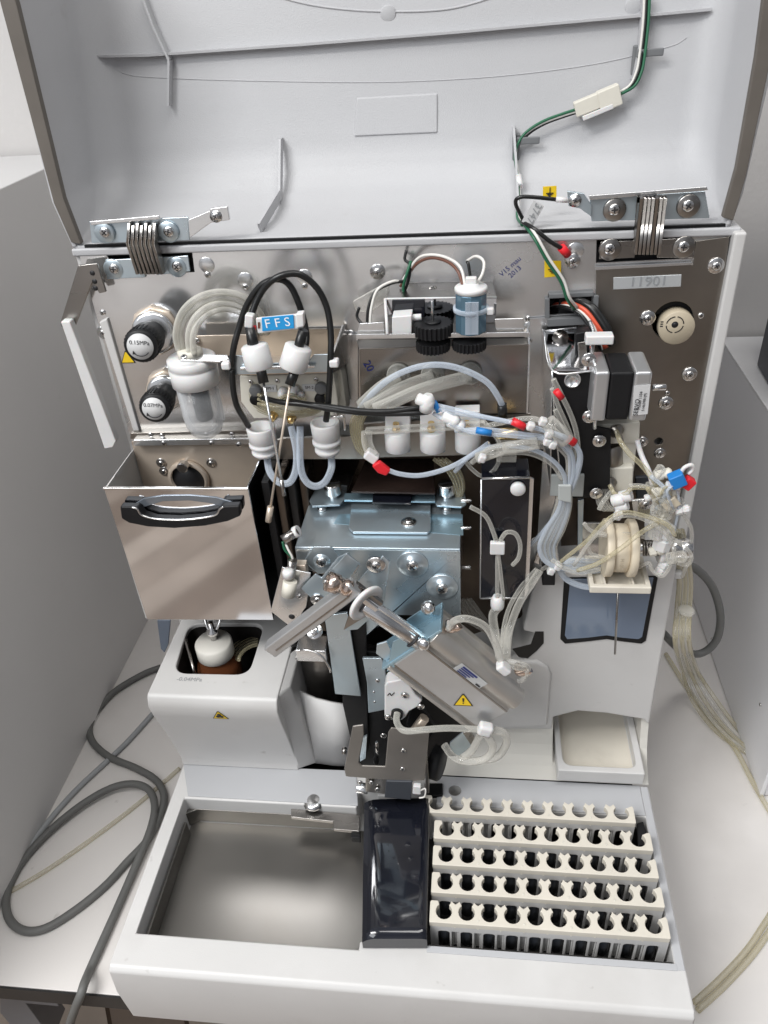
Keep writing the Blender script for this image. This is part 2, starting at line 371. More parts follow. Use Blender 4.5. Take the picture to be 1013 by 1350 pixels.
# wire clips and lid harness
for (x, y, wdt) in ((683,186,22),(843,70,24)):
    p = PL(x, y, 9)
    obj('wire_clip', MB().obox(p+V((8,0,0)), XA, YA, ZA, wdt*.85, 2, 5.5), CLP, lid, 1.5, 3)
    obj('wire_clip', MB().obox(p+V((-1,5,-5)), XA, YA, ZA, 6, 6, 20), CLP, lid, 1)
lw = [(853,-12),(851,30),(846,75),(842,95),(833,113),(815,124)]
obj('wire', MB().tube([PL(*p, 9) for p in lw], 1.3, 8), BTB, lid)
obj('wire', MB().tube([PL(x+4, y, 11) for x, y in lw], 1.1, 8), GRN, lid)
obj('wire', MB().tube([PL(x-3, y, 10) for x, y in lw], 1.0, 8), WWR, lid)
lw2 = [(762,146),(740,153),(716,162),(696,174),(684,187),(680,205),(684,235),(685,262),(683,285),(690,297)]
obj('wire', MB().tube([PL(*p, 9) for p in lw2], 1.1, 8), WWR, lid)
obj('wire', MB().tube([PL(x+2, y-3, 10) for x, y in lw2[:5]]+[PL(x-1, y, 10) for x, y in lw2[5:]], 1.1, 8), GRN, lid)
obj('wire', MB().tube([PL(x+3, y+1, 8) for x, y in lw2[:5]], 1.1, 8), BTB, lid)
a, b = PL(762,146,9), PL(815,124,9); d = (b-a).normalized(); n = d.cross(YA).normalized()
cn = obj('wire_connector', MB().obox((a+b)/2-d*8+n*1.5, d, n, YA, 20, 11, 9), IVO, lid, 1)
obj('connector_socket', MB().obox((a+b)/2+d*9, d, n, YA, 17, 15, 11), IVO, cn, 1)
obj('latch', MB().obox((a+b)/2-d*2-n*6-V((0,5,0)), d, n, YA, 24, 3.5, 2), NYL, cn, .5)
obj('cable_sleeve', MB().tube([PL(684,232,10), PL(686,246,10)], 2.6, 10), NYL, lid)
# earth lead with paper flag
obj('earth_wire', MB().tube([PY(*p) for p in ((690,290,612),(680,268,606),(686,260,604),(705,260,604),(733,263,606))], 1.5, 8), BTB, lid)
obj('cable_lug', MB().tube([PY(733,263,606), PY(749,264,606)], 2.0, 8), NYL, lid)
fl = obj('paper_flag', plateY([(704,264),(718,272),(702,300),(688,292)], 600, .5), STK, lid)
text('flag_text', '3747', PY(704,281,599.6), PY(699,292,600)-PY(711,270,600), PY(714,284,600)-PY(698,276,600), 7.5, INKG, fl, .3)
def earth(name, pts, y, parent, lab):
    o = obj(name, plateY(pts, y, .4), YLW, parent, .1, 1, label=lab)
    P = [PY(*p, y) for p in pts]; c = sum(P, V())/4; s = (P[1]-P[0]).length; u = (P[1]-P[0]).normalized(); n = u.cross(ZA)
    mb = MB(); f = V((0,-.5,0))
    mb.obox(c+f+V((0,0,s*.18)), u, YA, ZA, .6, .3, s*.42)
    for k, wd in ((0,.55),(1,.36),(2,.16)): mb.obox(c+f+V((0,0,-s*(.03+.1*k))), u, YA, ZA, s*wd, .3, .7)
    obj('earth_mark', mb, INK, o); return o
earth('earth_sticker', [(716,246),(734,245),(734,262),(716,263)], 622, lid, 'yellow earth sticker inside the lid')
# side covers of the machine body
body = obj('side_cover', MB().prism([(XL-4,601,664),(XL-4,601,250),(XL-4,760,250),(XL-4,760,664)], (4,0,0)), W, AN, 1)
obj('side_cover', MB().prism([(XR+3,592,664),(XR+3,590,370),(XR+3,760,370),(XR+3,760,664)], (9,0,0)), W, AN, 2, 3)
obj('side_cover', plateY([(131,425),(141,420),(193,600),(187,605)], 597, 5), W, AN, 1)
obj('top_rail', MB().box(XL-5, XR+9, 598, 720, 660, 666), LID, AN, 1.5, 3)
obj('lid_gap_shade', MB().box(XL+6, XR-2, 600.5, 604, 666, 668.2), BLK, AN)  # black strip painting the shade in the gap under the lid
# cavity behind everything
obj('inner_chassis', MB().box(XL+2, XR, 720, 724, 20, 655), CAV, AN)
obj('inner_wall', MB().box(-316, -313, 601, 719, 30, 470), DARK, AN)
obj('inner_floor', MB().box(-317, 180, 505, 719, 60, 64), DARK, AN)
# ------- back panel with holes
pan = [PY(x, y, 600) for x, y in ((104,330),(967,300),(961,330),(944,440),(925,560),(905,648),(780,660),(722,640),(722,560),(700,600),(462,612),(452,590),(338,590),(330,570),(172,571),(150,520))]
pan = [V((XL,600,660)), V((XR+2,600,660)), V((XR+2,600,372)), V((60,600,372)), V((60,600,480)), V((-118,600,478)), V((-190,600,478)), V((-190,600,489)), V((XL,600,489))]
def cutY(pts): return MB().prism([PY(*p, 590) for p in pts], (0, 40, 0))
bp = obj('back_panel', MB().prism(pan, (0,2,0)), SS, AN,
  cutters=[cutY([(132,338),(248,333),(252,364),(150,369)]), cutY([(789,318),(917,311),(912,346),(788,352)]), cutY([(724,393),(783,390),(781,418),(724,422)]),
           MB().lathe(PY(890,428,590), YA, [(15.5,0),(15.5,30)], 32), MB().lathe(PY(871,588,590), YA, [(3.6,0),(3.6,30)], 20), MB().lathe(PY(871,595,590), YA, [(2,0),(2,30)], 20)])
obj('recess_box', MB().box(-300,-215,604,640,600,655), BLK, bp); obj('recess_box', MB().box(65,175,604,640,600,655), BLK, bp)
obj('recess_box', MB().box(35,80,610,700,560,600), DARK, bp)
rp = obj('side_plate', plateY([(786,354),(914,349),(918,318),(962,312),(945,440),(925,560),(906,645),(800,650),(786,560)], 598.2, 1.6), SSD, bp, .3,  # darker metal puts the panel's dim right-hand reflection into the colour
   cutters=[MB().lathe(PY(890,428,590), YA, [(15.5,0),(15.5,30)], 32), MB().lathe(PY(871,588,590), YA, [(3.6,0),(3.6,30)], 20)])
obj('edge_strip', plateY([(786,352),(913,346),(914,349),(786,356)], 596.8, 1.2), SS, bp)
np_ = obj('number_plate', plateY([(809,366),(899,362),(898,378),(809,382)], 597.2, .9), STKG, bp, .4, 2, label='silver number plate reading 11901')
text('number_text', '11901', PY(855,371.3,597), PY(899,362,597)-PY(809,366,597), ZA, 10.2, INKG, np_, .25, 1.12)
buz = obj('buzzer', MB().lathe(PY(890,428,600), FR, [(13.6,-4),(13.6,7),(12.8,8),(0,8)], 36), BUF, bp)
c = PY(890,428,592)
mb = MB()
for k in range(4):
    for j in range(5):
        t = math.pi/2*k+.25+j*.25; mb.obox(c+V((math.cos(t)*6.4, -.1, math.sin(t)*6.4)), V((-math.sin(t),0,math.cos(t))), YA, V((math.cos(t),0,math.sin(t))), 1.9, .3, .7)
mb.lathe(c, FR, [(1.5,0),(1.5,.25),(0,.25)], 12); mb.lathe(c, FR, [(.1,0),(2.6,.05),(2.6,.1),(1.9,.12)], 16)
for k in range(3): mb.obox(c+V((-10,-.1,2.5-1.8*k)), XA, YA, ZA, 2, .3, .8)
obj('sound_slot', mb, INK, buz)
earth('earth_sticker', [(718,344),(740,344),(740,364),(718,366)], 599.4, bp, 'yellow earth sticker on the steel panel')
text('handwriting', 'V15 mau\n2013', PY(676,355,599.9), PY(697,340,600)-PY(668,366,600), ZA, 5.5, INKB, bp, .15)
for q, r, w_ in (((274,362),2.5,0),((324,378),2.5,0),((402,377),2.5,0),((498,358),3.2,1),((136,412),2.5,0),((137,438),3,1),((944,350),3.2,1),((854,419),3.2,1),((924,416),2.4,0),((909,493),3.2,1),((880,518),2,0),((878,531),3.2,1),
                 ((870,597),2.6,1),((699,447),2.8,1),((697,420),2.5,0),((462,443),2.8,1),((847,582),2.6,1),((716,505),2.3,0),((697,512),2.3,0)):
    screw(PY(*q, 598.2 if q[0] > 790 else 600), FR, r, bp, w_)
for q in ((273,349),(324,369),(402,365),(759,330),(699,433)): obj('round_embossing', MB().lathe(PY(*q, 600.5), FR, [(6.4,0),(6.4,.7),(5.9,1),(0,1)], 28), SS, bp)
# cable grommet frame
obj('grommet_frame', plateY([(724,388),(783,385),(783,391),(724,394)], 596, 4), CLP, bp, .5)
obj('grommet_frame', plateY([(719,394),(725,394),(725,420),(719,420)], 596, 4), CLP, bp, .5)
obj('grommet_frame', plateY([(783,390),(790,390),(789,410),(782,410)], 596, 4), CLP, bp, .5)
obj('grommet_frame', plateY([(722,421),(778,418),(778,428),(722,431)], 594, 5), CLP, bp, .5)
# handset: lead with red lug
obj('earth_wire', MB().tube([PY(*p) for p in ((688,292,604),(705,302,592),(725,318,590),(742,328,592))], 1.6, 8), BTB, AN)
obj('lug_sleeve', MB().tube([PY(740,326,592), PY(749,336,595)], 3.2, 10), RED, AN); screw(PY(755,344,598.5), FR, 3, bp, 1)
obj('cable_lug', MB().lathe(PY(755,343,600), FR, [(4.3,0),(4.3,1.4),(0,1.4)]), CHR, bp)
gw = [(690,294,604),(705,315,588),(722,345,584),(740,372,584),(748,395,584),(758,408,590)]
obj('wire', MB().tube([PY(*p) for p in gw], 1.2, 8), GRN, AN); obj('wire', MB().tube([PY(x+3, y-3, z-1) for x, y, z in gw], 1.1, 8), WWR, AN)
# power loom out of the grommet
pl_ = [(732,402,615),(752,400,598),(772,408,588),(786,425,582),(795,442,578),(800,458,578)]
for dx, mt, r in ((0,REDW,1.9),(-5,WWR,1.3),(6,BTB,3),(3,YLW,1.1),(-2,REDW,1.5),(-8,BTB,1.6),(9,BTB,2)):
    obj('wire', MB().tube([PY(x+dx+random.uniform(-1.5,1.5), y-dx*.6, z) for x, y, z in pl_], r, 8), mt, AN)
# ------- hinges
def hinge(lid_plate, flange, arms, low, scr_lid, scr_low, foot, footscrew, dark):
    h = empty('hinge', PY(*scr_lid[0], 600), 'steel lid hinge', 'hinge', parent=AN)
    del h['category']; del h['label']
    m1 = SS if not dark else GST
    obj('lid_plate', plateY(lid_plate, 597, 2), ZN, h, .5); obj('flange', plateY(flange, 594, 2), SS, h, .4)
    for q in scr_lid:
        obj('pivot_cap', MB().lathe(PY(*q, 597), FR, [(8.2,0),(8.2,2.0),(7.4,2.6),(0,2.6)], 32), m1 if dark else ZN, h); screw(PY(*q, 594.4), FR, 4.2, h)
    for q in scr_low: obj('pivot_cap', MB().lathe(PY(*q, 600), FR, [(8.2,0),(8.2,2.0),(7.4,2.6),(0,2.6)], 32), m1 if dark else ZN, h); screw(PY(*q, 597.4), FR, 4.2, h)
    for l_ in low: obj('body_plate', plateY(l_, 598, 2), m1 if dark else ZN, h, .5)
    for a, b, c_ in arms:
        mb = MB(); A, B, C = PY(*a, 592), PY(*b, 583), PY(*c_, 592); s = V((1.15,0,0))
        for p, q in ((A,B),(B,C)): mb.prism([p-s, p+s, q+s, q-s], (0, 9, 0))
        obj('link', mb, GST, h, .25)
    obj('foot_bracket', plateY(foot, 594, 3), SS if not dark else ZN, h, .5)
    f = PY(*footscrew, 594); obj('washer', MB().lathe(f, FR, [(4.6,0),(4.6,1),(0,1)]), CHR, h); o = screw(f-V((0,1,0)), FR, 3, h)
    return h
hinge([(118,292),(248,286),(250,317),(121,321)], [(119,292),(210,284),(211,289),(120,297)],
      [((170+k*5.6, 294+k%2*3), (168+k*5.6, 322), (181+k*5.4, 362)) for k in range(7)],
      [[(139,343),(190,340),(192,366),(141,368)],[(205,340),(248,337),(251,358),(207,363)]], [(139,306),(223,305)], [(151,354),(234,351)],
      [(248,290),(276,278),(277,275),(300,272),(303,290),(278,294),(250,314)], (285,285), False)
hinge([(778,262),(930,252),(936,288),(780,292)], [(776,258),(932,246),(934,251),(778,264)],
      [((842+k*5.2, 282), (846+k*5.2, 262), (838+k*5.2, 336)) for k in range(7)],
      [[(792,319),(838,317),(837,340),(790,342)],[(868,316),(912,313),(915,340),(866,340)]], [(810,276),(907,271)], [(804,328),(901,325)],
      [(748,252),(770,255),(780,270),(780,286),(765,275),(750,272)], (758,264), True)
# prop bracket and arm at the left edge
pb = obj('prop_bracket', plateY([(103,350),(128,347),(140,385),(131,387),(122,372),(98,434),(81,431),(80,424)], 590, 2.5), GST, AN, .6)
for q in ((90,423),(84,428)): screw(PY(*q, 590), FR, 2.4, pb, 0)
for q in ((122,360),(125,371),(126,380)): obj('hole', MB().lathe(PY(*q, 590), FR, [(2.1,0),(2.1,.2),(0,.2)]), INK, pb)
obj('prop_arm', plateY([(80,424),(92,424),(153,582),(149,590),(138,592)], 582, 8), NYL, AN, 1, 3)
# lower edge rails under the panel
obj('lower_rail', plateY([(172,571),(330,567),(333,575),(172,579)], 592, 8), SSD, AN, .5)
lr = obj('lower_rail', plateY([(176,580),(336,578),(338,586),(176,588)], 588, 10), SS, AN, .5)
for q in ((199,573),(214,574),(272,572),(306,572)): screw(PY(*q, 592), FR, 2.4, lr)
for q in ((216,584),(279,584),(315,586)): screw(PY(*q, 588), FR, 2.4, lr)
# ------- deck base
def yz(pts, x0, x1): return MB().prism([(x0, y, z) for y, z in pts], (x1-x0, 0, 0))
P0 = (-316.5, 180.5)
base = obj('base_deck', yz([(514,28),(514,130),(302,130),(298,126),(295,95),(298,40),(304,28)], *P0), W, AN, 2.2, 4,
   cutters=[MB().box(-302,-97.5,331,471,88,140), MB().box(-98,-117.5,462,492,88,140), MB().box(-113,-36,338.5,486,70,140), MB().box(-38,171.5,338.5,478,70,140),
            MB().lathe(PZ(600,1040,131), (0,0,-1), [(6.5,0),(6.5,22)], 24)])
# grey recessed surround of the rack bay (two steps of moulding)
obj('rack_bay_surround', MB().box(-38,173,332.5,338,130.2,131.2), GP, base, .4)
obj('rack_bay_surround', MB().box(172,179,333,512,130.2,131), GP, base, .4)
obj('rack_bay_surround', MB().box(-36,171.5,478.5,513,130.2,131.2), GP, base, .4, cutters=[MB().lathe(PZ(600,1040,134), (0,0,-1), [(6.5,0),(6.5,12)], 24)])
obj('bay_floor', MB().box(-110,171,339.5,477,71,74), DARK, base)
obj('bay_shade', MB().box(-37,171,339,341,74.2,127), DARK, base)  # dark sheet standing in for shade on the bay's front wall
obj('bay_shade', MB().box(-37,171,475.5,477.5,74.2,112), DARK, base)  # same painted shade on the back wall, behind the rear rack
obj('back_ledge', MB().prism([PZ(*p, 131.2) for p in ((242,1007),(470,1016),(472,1062),(248,1049))], (0,0,-.9)), GP, base, .3)
obj('well_edge', MB().prism([(-302,331.4,118),(-302,331.4,88),(-97.5,331.4,88),(-97.5,331.4,118)], (0,.6,0)), GP, base)
tr = obj('sample_tray', MB().box(-301,-98,332,470,88.5,90.5), BRU, AN, .4)
obj('tray_wall', MB().prism([PZ(*p, 112) for p in ((234,1072),(258,1062),(430,1072),(470,1074),(470,1079),(430,1077),(260,1067),(238,1076))], (0,0,-21)), BRU, tr, .5)
obj('tray_wall', MB().prism([(-300,333,112),(-297.5,333,112),(-298,455,112),(-300.5,455,112)], (0,0,-21)), BRU, tr, .5)
obj('guide_rail', MB().prism([PZ(*p, 122) for p in ((384,1066),(474,1074),(474,1096),(440,1093),(439,1083),(384,1077))], (0,0,-4)), GST, tr, .5)
obj('drive_knob', MB().lathe(PZ(414,1058,126), ZA, [(11,0),(11,3),(8,5),(0,6)], 28), CHR, tr)
obj('stop_block', MB().prism([PZ(*p, 118) for p in ((463,1094),(475,1095),(475,1105),(463,1104))], (0,0,-8)), BLK, tr, .5)
obj('stop_block', MB().prism([PZ(*p, 100) for p in ((190,1200),(196,1196),(190,1216),(185,1214))], (0,0,-8)), BLK, tr, .5)
gc = MB(); top = [PZ(*p, 148) for p in ((480,1050),(566,1046),(566,1150),(563,1238),(478,1238),(478,1150))]
n_ = 12; L_, R_ = [], []
for k in range(n_+1):
    t = k/n_; zz = 150-3*t; L_.append(PZ(480-3*t, 1054+184*t, 148)+V((0,0,2*math.sin(t*3)))); R_.append(PZ(567-4*t, 1052+186*t, 148)+V((0,0,2*math.sin(t*3))))
prf = [V((a.x, a.y, a.z)) for a in L_]
cov = MB(); rr_ = []
for a, b in zip(L_, R_):
    row = [V((a.x, a.y, 132.5))]
    for j in range(15):
        t = j/14; dr = -6*(1-min(1, t/.22))**2.2-1.5*(1-min(1, (1-t)/.06))**2
        row.append(a+(b-a)*t+V((0, 0, dr)))
    row.append(V((b.x, b.y, 132.5))); rr_.append(cov.vv(row))
for A, B in zip(rr_, rr_[1:]):
    for j in range(16): cov.face([A[j], A[j+1], B[j+1], B[j]], 1 < j < 15)
cov.face(rr_[0]); cov.face(rr_[-1][::-1])
obj('black_cover', cov, BLKG, AN, label='glossy black cover between the steel tray and the rack bay')
obj('sensor_block', MB().prism([PZ(*p, 132) for p in ((840,1085),(848,1083),(858,1112),(842,1115))], (0,0,-4)), BLK, base, .5)
obj('rail_slot', MB().prism([PZ(*p, 134) for p in ((560,1032),(584,1032),(584,1048),(560,1050))], (0,0,-8)), BLK, base, 1)
# ------- left lower housing
lp = [PX(*p, -316.5) for p in ((193,918),(195,932),(202,944),(218,966),(230,985),(238,998),(243,1006))]
pts = [(719,268),(lp[0].y+3,268)]+[(p.y, p.z-(2 if i == 0 else 0)) for i, p in enumerate(lp[:-1])]+[(511,131.5),(719,131.5)]
def fillet(P, r, n=6):
    out = []
    for i in range(len(P)):
        p, a, b = P[i], P[i-1], P[(i+1) % len(P)]; u, v = (a-p), (b-p); k = min(r, u.length*.45, v.length*.45); A, B = p+u.normalized()*k, p+v.normalized()*k
        for j in range(n+1): t = j/n; out.append(A*(1-t)**2+p*2*t*(1-t)+B*t*t)
    return out
well = fillet([PZ(*p, 268) for p in ((250,822),(229,887),(328,889),(349,822))], 15)
lh = obj('bottle_housing', yz(pts, -316.5, -186), W, AN, 2.2, 4, cutters=[MB().prism([p+V((0,0,8)) for p in well], (0,0,-118))])
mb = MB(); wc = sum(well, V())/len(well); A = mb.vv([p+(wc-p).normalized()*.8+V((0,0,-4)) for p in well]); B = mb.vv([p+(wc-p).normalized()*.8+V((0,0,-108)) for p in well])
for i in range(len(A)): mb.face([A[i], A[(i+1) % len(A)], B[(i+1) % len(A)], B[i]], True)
mb.face(B); obj('well_shade', mb, DARK, lh)  # dark skin that paints the shade inside the bottle well
obj('slate_foot', plateY([(207,818),(225,818),(222,850),(217,861),(212,856)], 601, 3), SLB, AN, 1)
# cream side wing of that housing
q = [PZ(*p, 235) for p in ((372,905),(383,897),(393,909),(405,916),(417,921),(437,926),(462,930))]
low = [PZ(*p, 132) for p in ((396,1003),(400,1003),(408,1004),(416,1005),(426,1006),(440,1008),(462,1009))]
mb = MB(); A = mb.vv(q); B = mb.vv(low)
for k in range(6): mb.face([A[k], A[k+1], B[k+1], B[k]], True)
wg = obj('housing_wing', mb, W, AN); so = wg.modifiers.new('s', 'SOLIDIFY'); so.thickness = .003; so.offset = 0
mb = MB(); a0, a1 = PZ(371,915,268), PZ(378,886,268); mb.prism([V((-187,493,267)), V((-178,512,262)), V((-168,521,132)), V((-187,512,132))], (0, 60, 0)); 
obj('housing_wing', mb, W, AN, 2, 3)
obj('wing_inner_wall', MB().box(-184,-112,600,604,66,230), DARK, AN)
t_ = text('printed_note', '-0.04MPa', PZ(250,896,268), XA, YA, 7, INKG, lh, .3)
cst = PY(290,943,lp[2].y+6)
d0 = (lp[4]-lp[1]).normalized(); 
def face_pt(px, py):
    y = 480.0
    while y < 520:
        p = PY(px, py, y)
        for a, b in zip(lp, lp[1:]):
            if b.z <= p.z <= a.z and y >= a.y+(b.y-a.y)*(a.z-p.z)/(a.z-b.z): return p, (a-b).normalized()
        y += .2
    return PY(px, py, 490), ZA
fp, fu = face_pt(290, 943)
hz, nn, uu, aa = hazard('warning_sticker', fp+V((0,-.3,0)), XA, V((0,fu.y,fu.z)), 16.5, lh, 'yellow triangular biohazard sticker on the white housing')
mb = MB()
cc = V(hz['_w'])+nn*.6
for k in range(3):
    t = math.pi/2+2*math.pi/3*k; mb.lathe(cc+aa*math.cos(t)*2.2+uu*(math.sin(t)*2.2-1), nn, [(2.0,0),(2.0,.12),(0,.12)], 14)
obj('hazard_mark', mb, INK, hz)
# ------- right lower housing
FY = 547
rh = MB().prism([PY(*p, FY) for p in ((706,760),(744,754),(893,745),(884,800),(856,957),(848,949),(800,941),(762,938),(730,946),(728,962),(640,962),(560,985),(560,905),(640,880),(662,878),(690,868),(704,842),(703,835),(690,832),(702,775))], (0, 60, 0))
rho = obj('right_housing', rh, W, AN, 2.5, 4)
LPF = [(600,200),(560,193),(554,187),(550,178),(546,166),(541,155),(534,146),(526,139),(518,134),(514.5,132)]
mb = yz([(600,131.5)]+LPF+[(514,131.5)], -36, 84); mb.prism([(173, y, z) for y, z in [(600,131.5)]+LPF+[(514,131.5)]], (7.5,0,0))
mb.prism([(84, y, z) for y, z in ((600,131.5),(600,140.4),(529.5,140.4),(526,139),(518,134),(514.5,132),(514,131.5))], (89,0,0))
obj('lower_ledge', mb, WD2, AN)
obj('raised_pad', MB().prism([PY(*p, FY-4) for p in ((560,872),(640,872),(708,873),(722,880),(727,890),(722,958),(640,962),(560,970))], (0, 6, 0)), W, rho, 3, 4)
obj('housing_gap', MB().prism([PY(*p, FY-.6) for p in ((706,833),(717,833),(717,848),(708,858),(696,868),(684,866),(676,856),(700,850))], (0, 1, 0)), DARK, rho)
seal = [(744,762),(868,760),(852,845),(846,849),(820,846),(800,843),(775,846),(745,849),(739,843)]
sw = obj('window_seal', plateY(seal, FY-1.2, 2), BLK, rho, .6)
obj('window', plateY([(752,764),(862,762),(847,840),(842,843),(820,841),(800,838),(775,841),(748,843),(745,838)], FY-2.2, 1.2), GLB, rho, .5)
obj('sill_cap', MB().box(152, 184, 552, 600, 374, 381), W, rho, 1.5, 3)
# ------------------------------------------------------------------ sample racks
def rack_meshes():
    pitch, r, cy = 20.0, 7.2, 10.6
    Lr, D = 205.0, 19.3
    out = [(0, .8), (.8, 0), (Lr-.8, 0), (Lr, .8)]
    x0 = 12.5
    right = [(Lr, D-3), (Lr-1, D-.5), (Lr-3, D-1.2)]
    out += right
    for i in range(9, -1, -1):
        cx = x0+pitch*i
        if i < 9:
            xm = cx+pitch/2
            out += [(xm+3.6, D+.8), (xm+2.2, D-.6), (xm, D-2.2), (xm-2.2, D-.6), (xm-3.6, D+.8), (xm-4.2, D-1.0)]
        out += [(cx+4.3, cy+5.4)] if i < 9 else [(cx+4.6, cy+5.2)]
        for k in range(13):
            t = math.radians(38)-math.radians(256)*k/12
            out.append((cx+r*math.cos(t), cy+r*math.sin(t)))
        out.append((cx-4.3, cy+5.4))
    out += [(x0-5.5, D+.4), (.8, D+.4), (0, D-1)]
    top = MB().prism([(x, y, -7) for x, y in out], (0, 0, 7))
    # front comb with arched windows and narrow slots
    H0, H1 = -47.0, -6.5
    o = [(Lr-.4, H1), (.4, H1), (.4, H0)]
    for i in range(10):
        cx = x0+pitch*i
        o += [(cx-5.2, H0), (cx-5.2, -17.5), (cx-4.4, -15.5), (cx-2.6, -14.5), (cx+2.6, -14.5), (cx+4.4, -15.5), (cx+5.2, -17.5), (cx+5.2, H0)]
        if i < 9: o += [(cx+7.0, H0), (cx+7.0, -15), (cx+13, -15), (cx+13, H0)]
    o += [(Lr-.4, H0)]
    front = MB().prism([(x, .4, z) for x, z in o], (0, 2.2, 0))
    for i in range(9):
        cx = x0+pitch*i+10
        front.box(cx-3.0, cx-1.6, 3.0, 4.6, H0, -13); front.box(cx+1.6, cx+3, 3.0, 4.6, H0, -13)
        front.box(cx-1.6, cx+1.6, 5.2, 6.2, H0, -13)
    front.box(.4, 2.2, 2.7, D-1, H0, -7.1); front.box(Lr-2.2, Lr-.4, 2.7, D-1, H0, -7.1)
    for i in range(9): cx = x0+pitch*i+10; front.box(cx-.8, cx+.8, 6.3, D-2.5, H0, -7.1)
    dimple = MB()
    for i in range(9):
        cx = x0+pitch*i+10
        if i % 2: dimple.lathe((cx, 3.6, 0), ZA, [(1.1,0),(1.1,.25),(.8,.35),(0,.35)], 14)
        dimple.box(cx-.7, cx+.7, .15, .4, -8.4, -7.4)
    return top, front, dimple
racks = [(-36.2, 350.5, 147, 'nearest to the front edge of the deck'), (-36.0, 377.3, 147, 'second from the front edge'), (-36.1, 404.0, 147, 'in the middle of the five'),
         (-36.3, 430.8, 147, 'second from the back, beside the black sensor slot'), (-47.5, 458.5, 147, 'at the back, shifted left, its wells showing grey')]
def local_obj(name, mb, mt, parent, bevel=0):
    b = mb.b; bmesh.ops.remove_doubles(b, verts=b.verts[:], dist=.0004); bmesh.ops.recalc_face_normals(b, faces=b.faces[:])
    for v in b.verts: v.co *= S
    me = bpy.data.meshes.new(name); b.to_mesh(me); b.free(); me.materials.append(mt)
    o = bpy.data.objects.new(name, me); COL.objects.link(o); o.parent = parent
    if bevel:
        md = o.modifiers.new('bevel', 'BEVEL'); md.width = bevel*S; md.segments = 2; md.limit_method = 'ANGLE'; md.angle_limit = math.radians(50)
    return o
GRP = 'cream ten-place sample racks in the rack bay'
proto = None
for i, (x, y, z, where) in enumerate(racks):
    if proto is None:
        proto = empty('sample_rack', (x, y, z), 'x', 'rack', GRP)
        t_, f_, d_ = rack_meshes()
        local_obj('top_comb', t_, CR, proto, .5); local_obj('front_wall', f_, W, proto, .25); local_obj('moulding_mark', d_, IVO, proto)
        for k in range(10):
            mb = MB(); mb.lathe((12.5+20*k, 10.6, -47), ZA, [(6.2,0),(6.2,16),(5.9,20),(4.6,23.2),(2.2,25),(0,25.4)], 20)
            local_obj('tube_cushion', mb, MON, proto)
        o = proto
    else:
        o = proto.copy(); COL.objects.link(o)
        for ch in list(proto.children):
            c_ = ch.copy(); COL.objects.link(c_); c_.parent = o
            if i == 4 and ch.name.startswith('tube_cushion'): bpy.data.objects.remove(c_)
    o.location = V((x, y, z))*S; o['_w'] = [x, y, z]; o['label'] = 'cream plastic ten-well sample rack '+where
# ------------------------------------------------------------------ steel tank cover with handle
BY = 530
tk = obj('tank_cover', plateY([(137,645),(327,643),(361,817.5),(194,817)], BY, 1.6), MIR, AN, .5)
f = PY(137,645,BY); g = PY(327,643,BY); bl = PY(194,817,BY); br_ = PY(361,817.5,BY)
obj('cover_side', MB().prism([(f.x,BY+1.7,f.z),(f.x,600,f.z),(f.x,600,bl.z+40),(f.x,BY+1.7,bl.z)], (1.4,0,0)), W, tk, .2)
obj('cover_side', MB().prism([(g.x-1.4,BY+1.7,g.z),(g.x-1.4,600,g.z),(g.x-1.4,600,br_.z+30),(g.x-1.4,BY+1.7,br_.z)], (1.4,0,0)), MIR, tk, .2)
obj('cover_rim', MB().box(f.x-.3, g.x+.3, BY-.8, BY+2.2, f.z-.2, f.z+1.8), CHR, tk, .4)
tb = obj('tank_back', MB().box(f.x+2, g.x-2, 596, 598, f.z-110, f.z+9), SSW, tk)
obj('tank_floor', MB().box(f.x+2, g.x-2, BY+2, 595, f.z-112, f.z-110), SSW, tk)
po = PY(250,630,596)
obj('port_ring', MB().lathe(po, FR, [(20,0),(20,3),(17,5),(16.2,5),(16.2,1),(0,1)], 36), SSW, tb); obj('port_bore', MB().lathe(po+V((0,-1.2,0)), FR, [(16,0),(16,.6),(0,.6)], 36), INK, tb)
kn = obj('port_knob', MB().lathe(PY(247,606,598), FR, [(2.2,0),(2.2,8),(5.2,9),(5.2,15),(4.5,16),(0,16)], 12, smooth=False), CHR, tb)
for q in ((213,610),(279,610),(217,621)): screw(PY(*q, 596), FR, 2.6, tb, 1)
st = obj('strip_sticker', MB().prism([PX(*p, f.x+1.6) for p in ((150,628),(157,628),(179,596),(173,596))], (.4,0,0)), STK, tk)
# handle: a flush steel opening with a bent black grip
hd = empty('handle', PY(237,680,BY), 'h', 'h', parent=tk); del hd['label']; del hd['category']
HB = BY-1
obj('handle_recess', plateY([(172,668),(190,657),(215,653.5),(250,653),(285,656),(305,662),(313,668),(300,671),(280,664),(250,660),(215,661),(192,668),(185,671)], HB, 1.2), REC, hd, .4)
obj('grip', plateY([(158,668),(182,669),(190,679),(205,684),(235,685),(262,683),(285,679),(292,668),(316,667),(317,681),(300,688),(270,694),(230,697),(195,695),(170,690),(160,684)], HB-8, 8), BLK, hd, 1.6, 3)
obj('grip_trim', MB().tube([PY(*p, HB-8) for p in ((174,669),(181,671),(187,679),(205,684),(235,685.5),(262,683.5),(284,679),(290,671),(295,668))], .9, 8), CHR, hd)
# black ribbed insulation panels between cover and bracket
for k, (a, b_, mt) in enumerate((((333,640),(372,780),BLK),((346,610),(392,770),CAV),((360,600),(404,760),DARK),((374,600),(414,740),CAV))):
    p, q = PY(*a, 560+k*22), PY(*b_, 560+k*22)
    obj('insulation_panel', MB().box(g.x+6+k*9, g.x+13+k*9, 548+k*8, 700, 280, 478-k*4), mt, AN, 1)
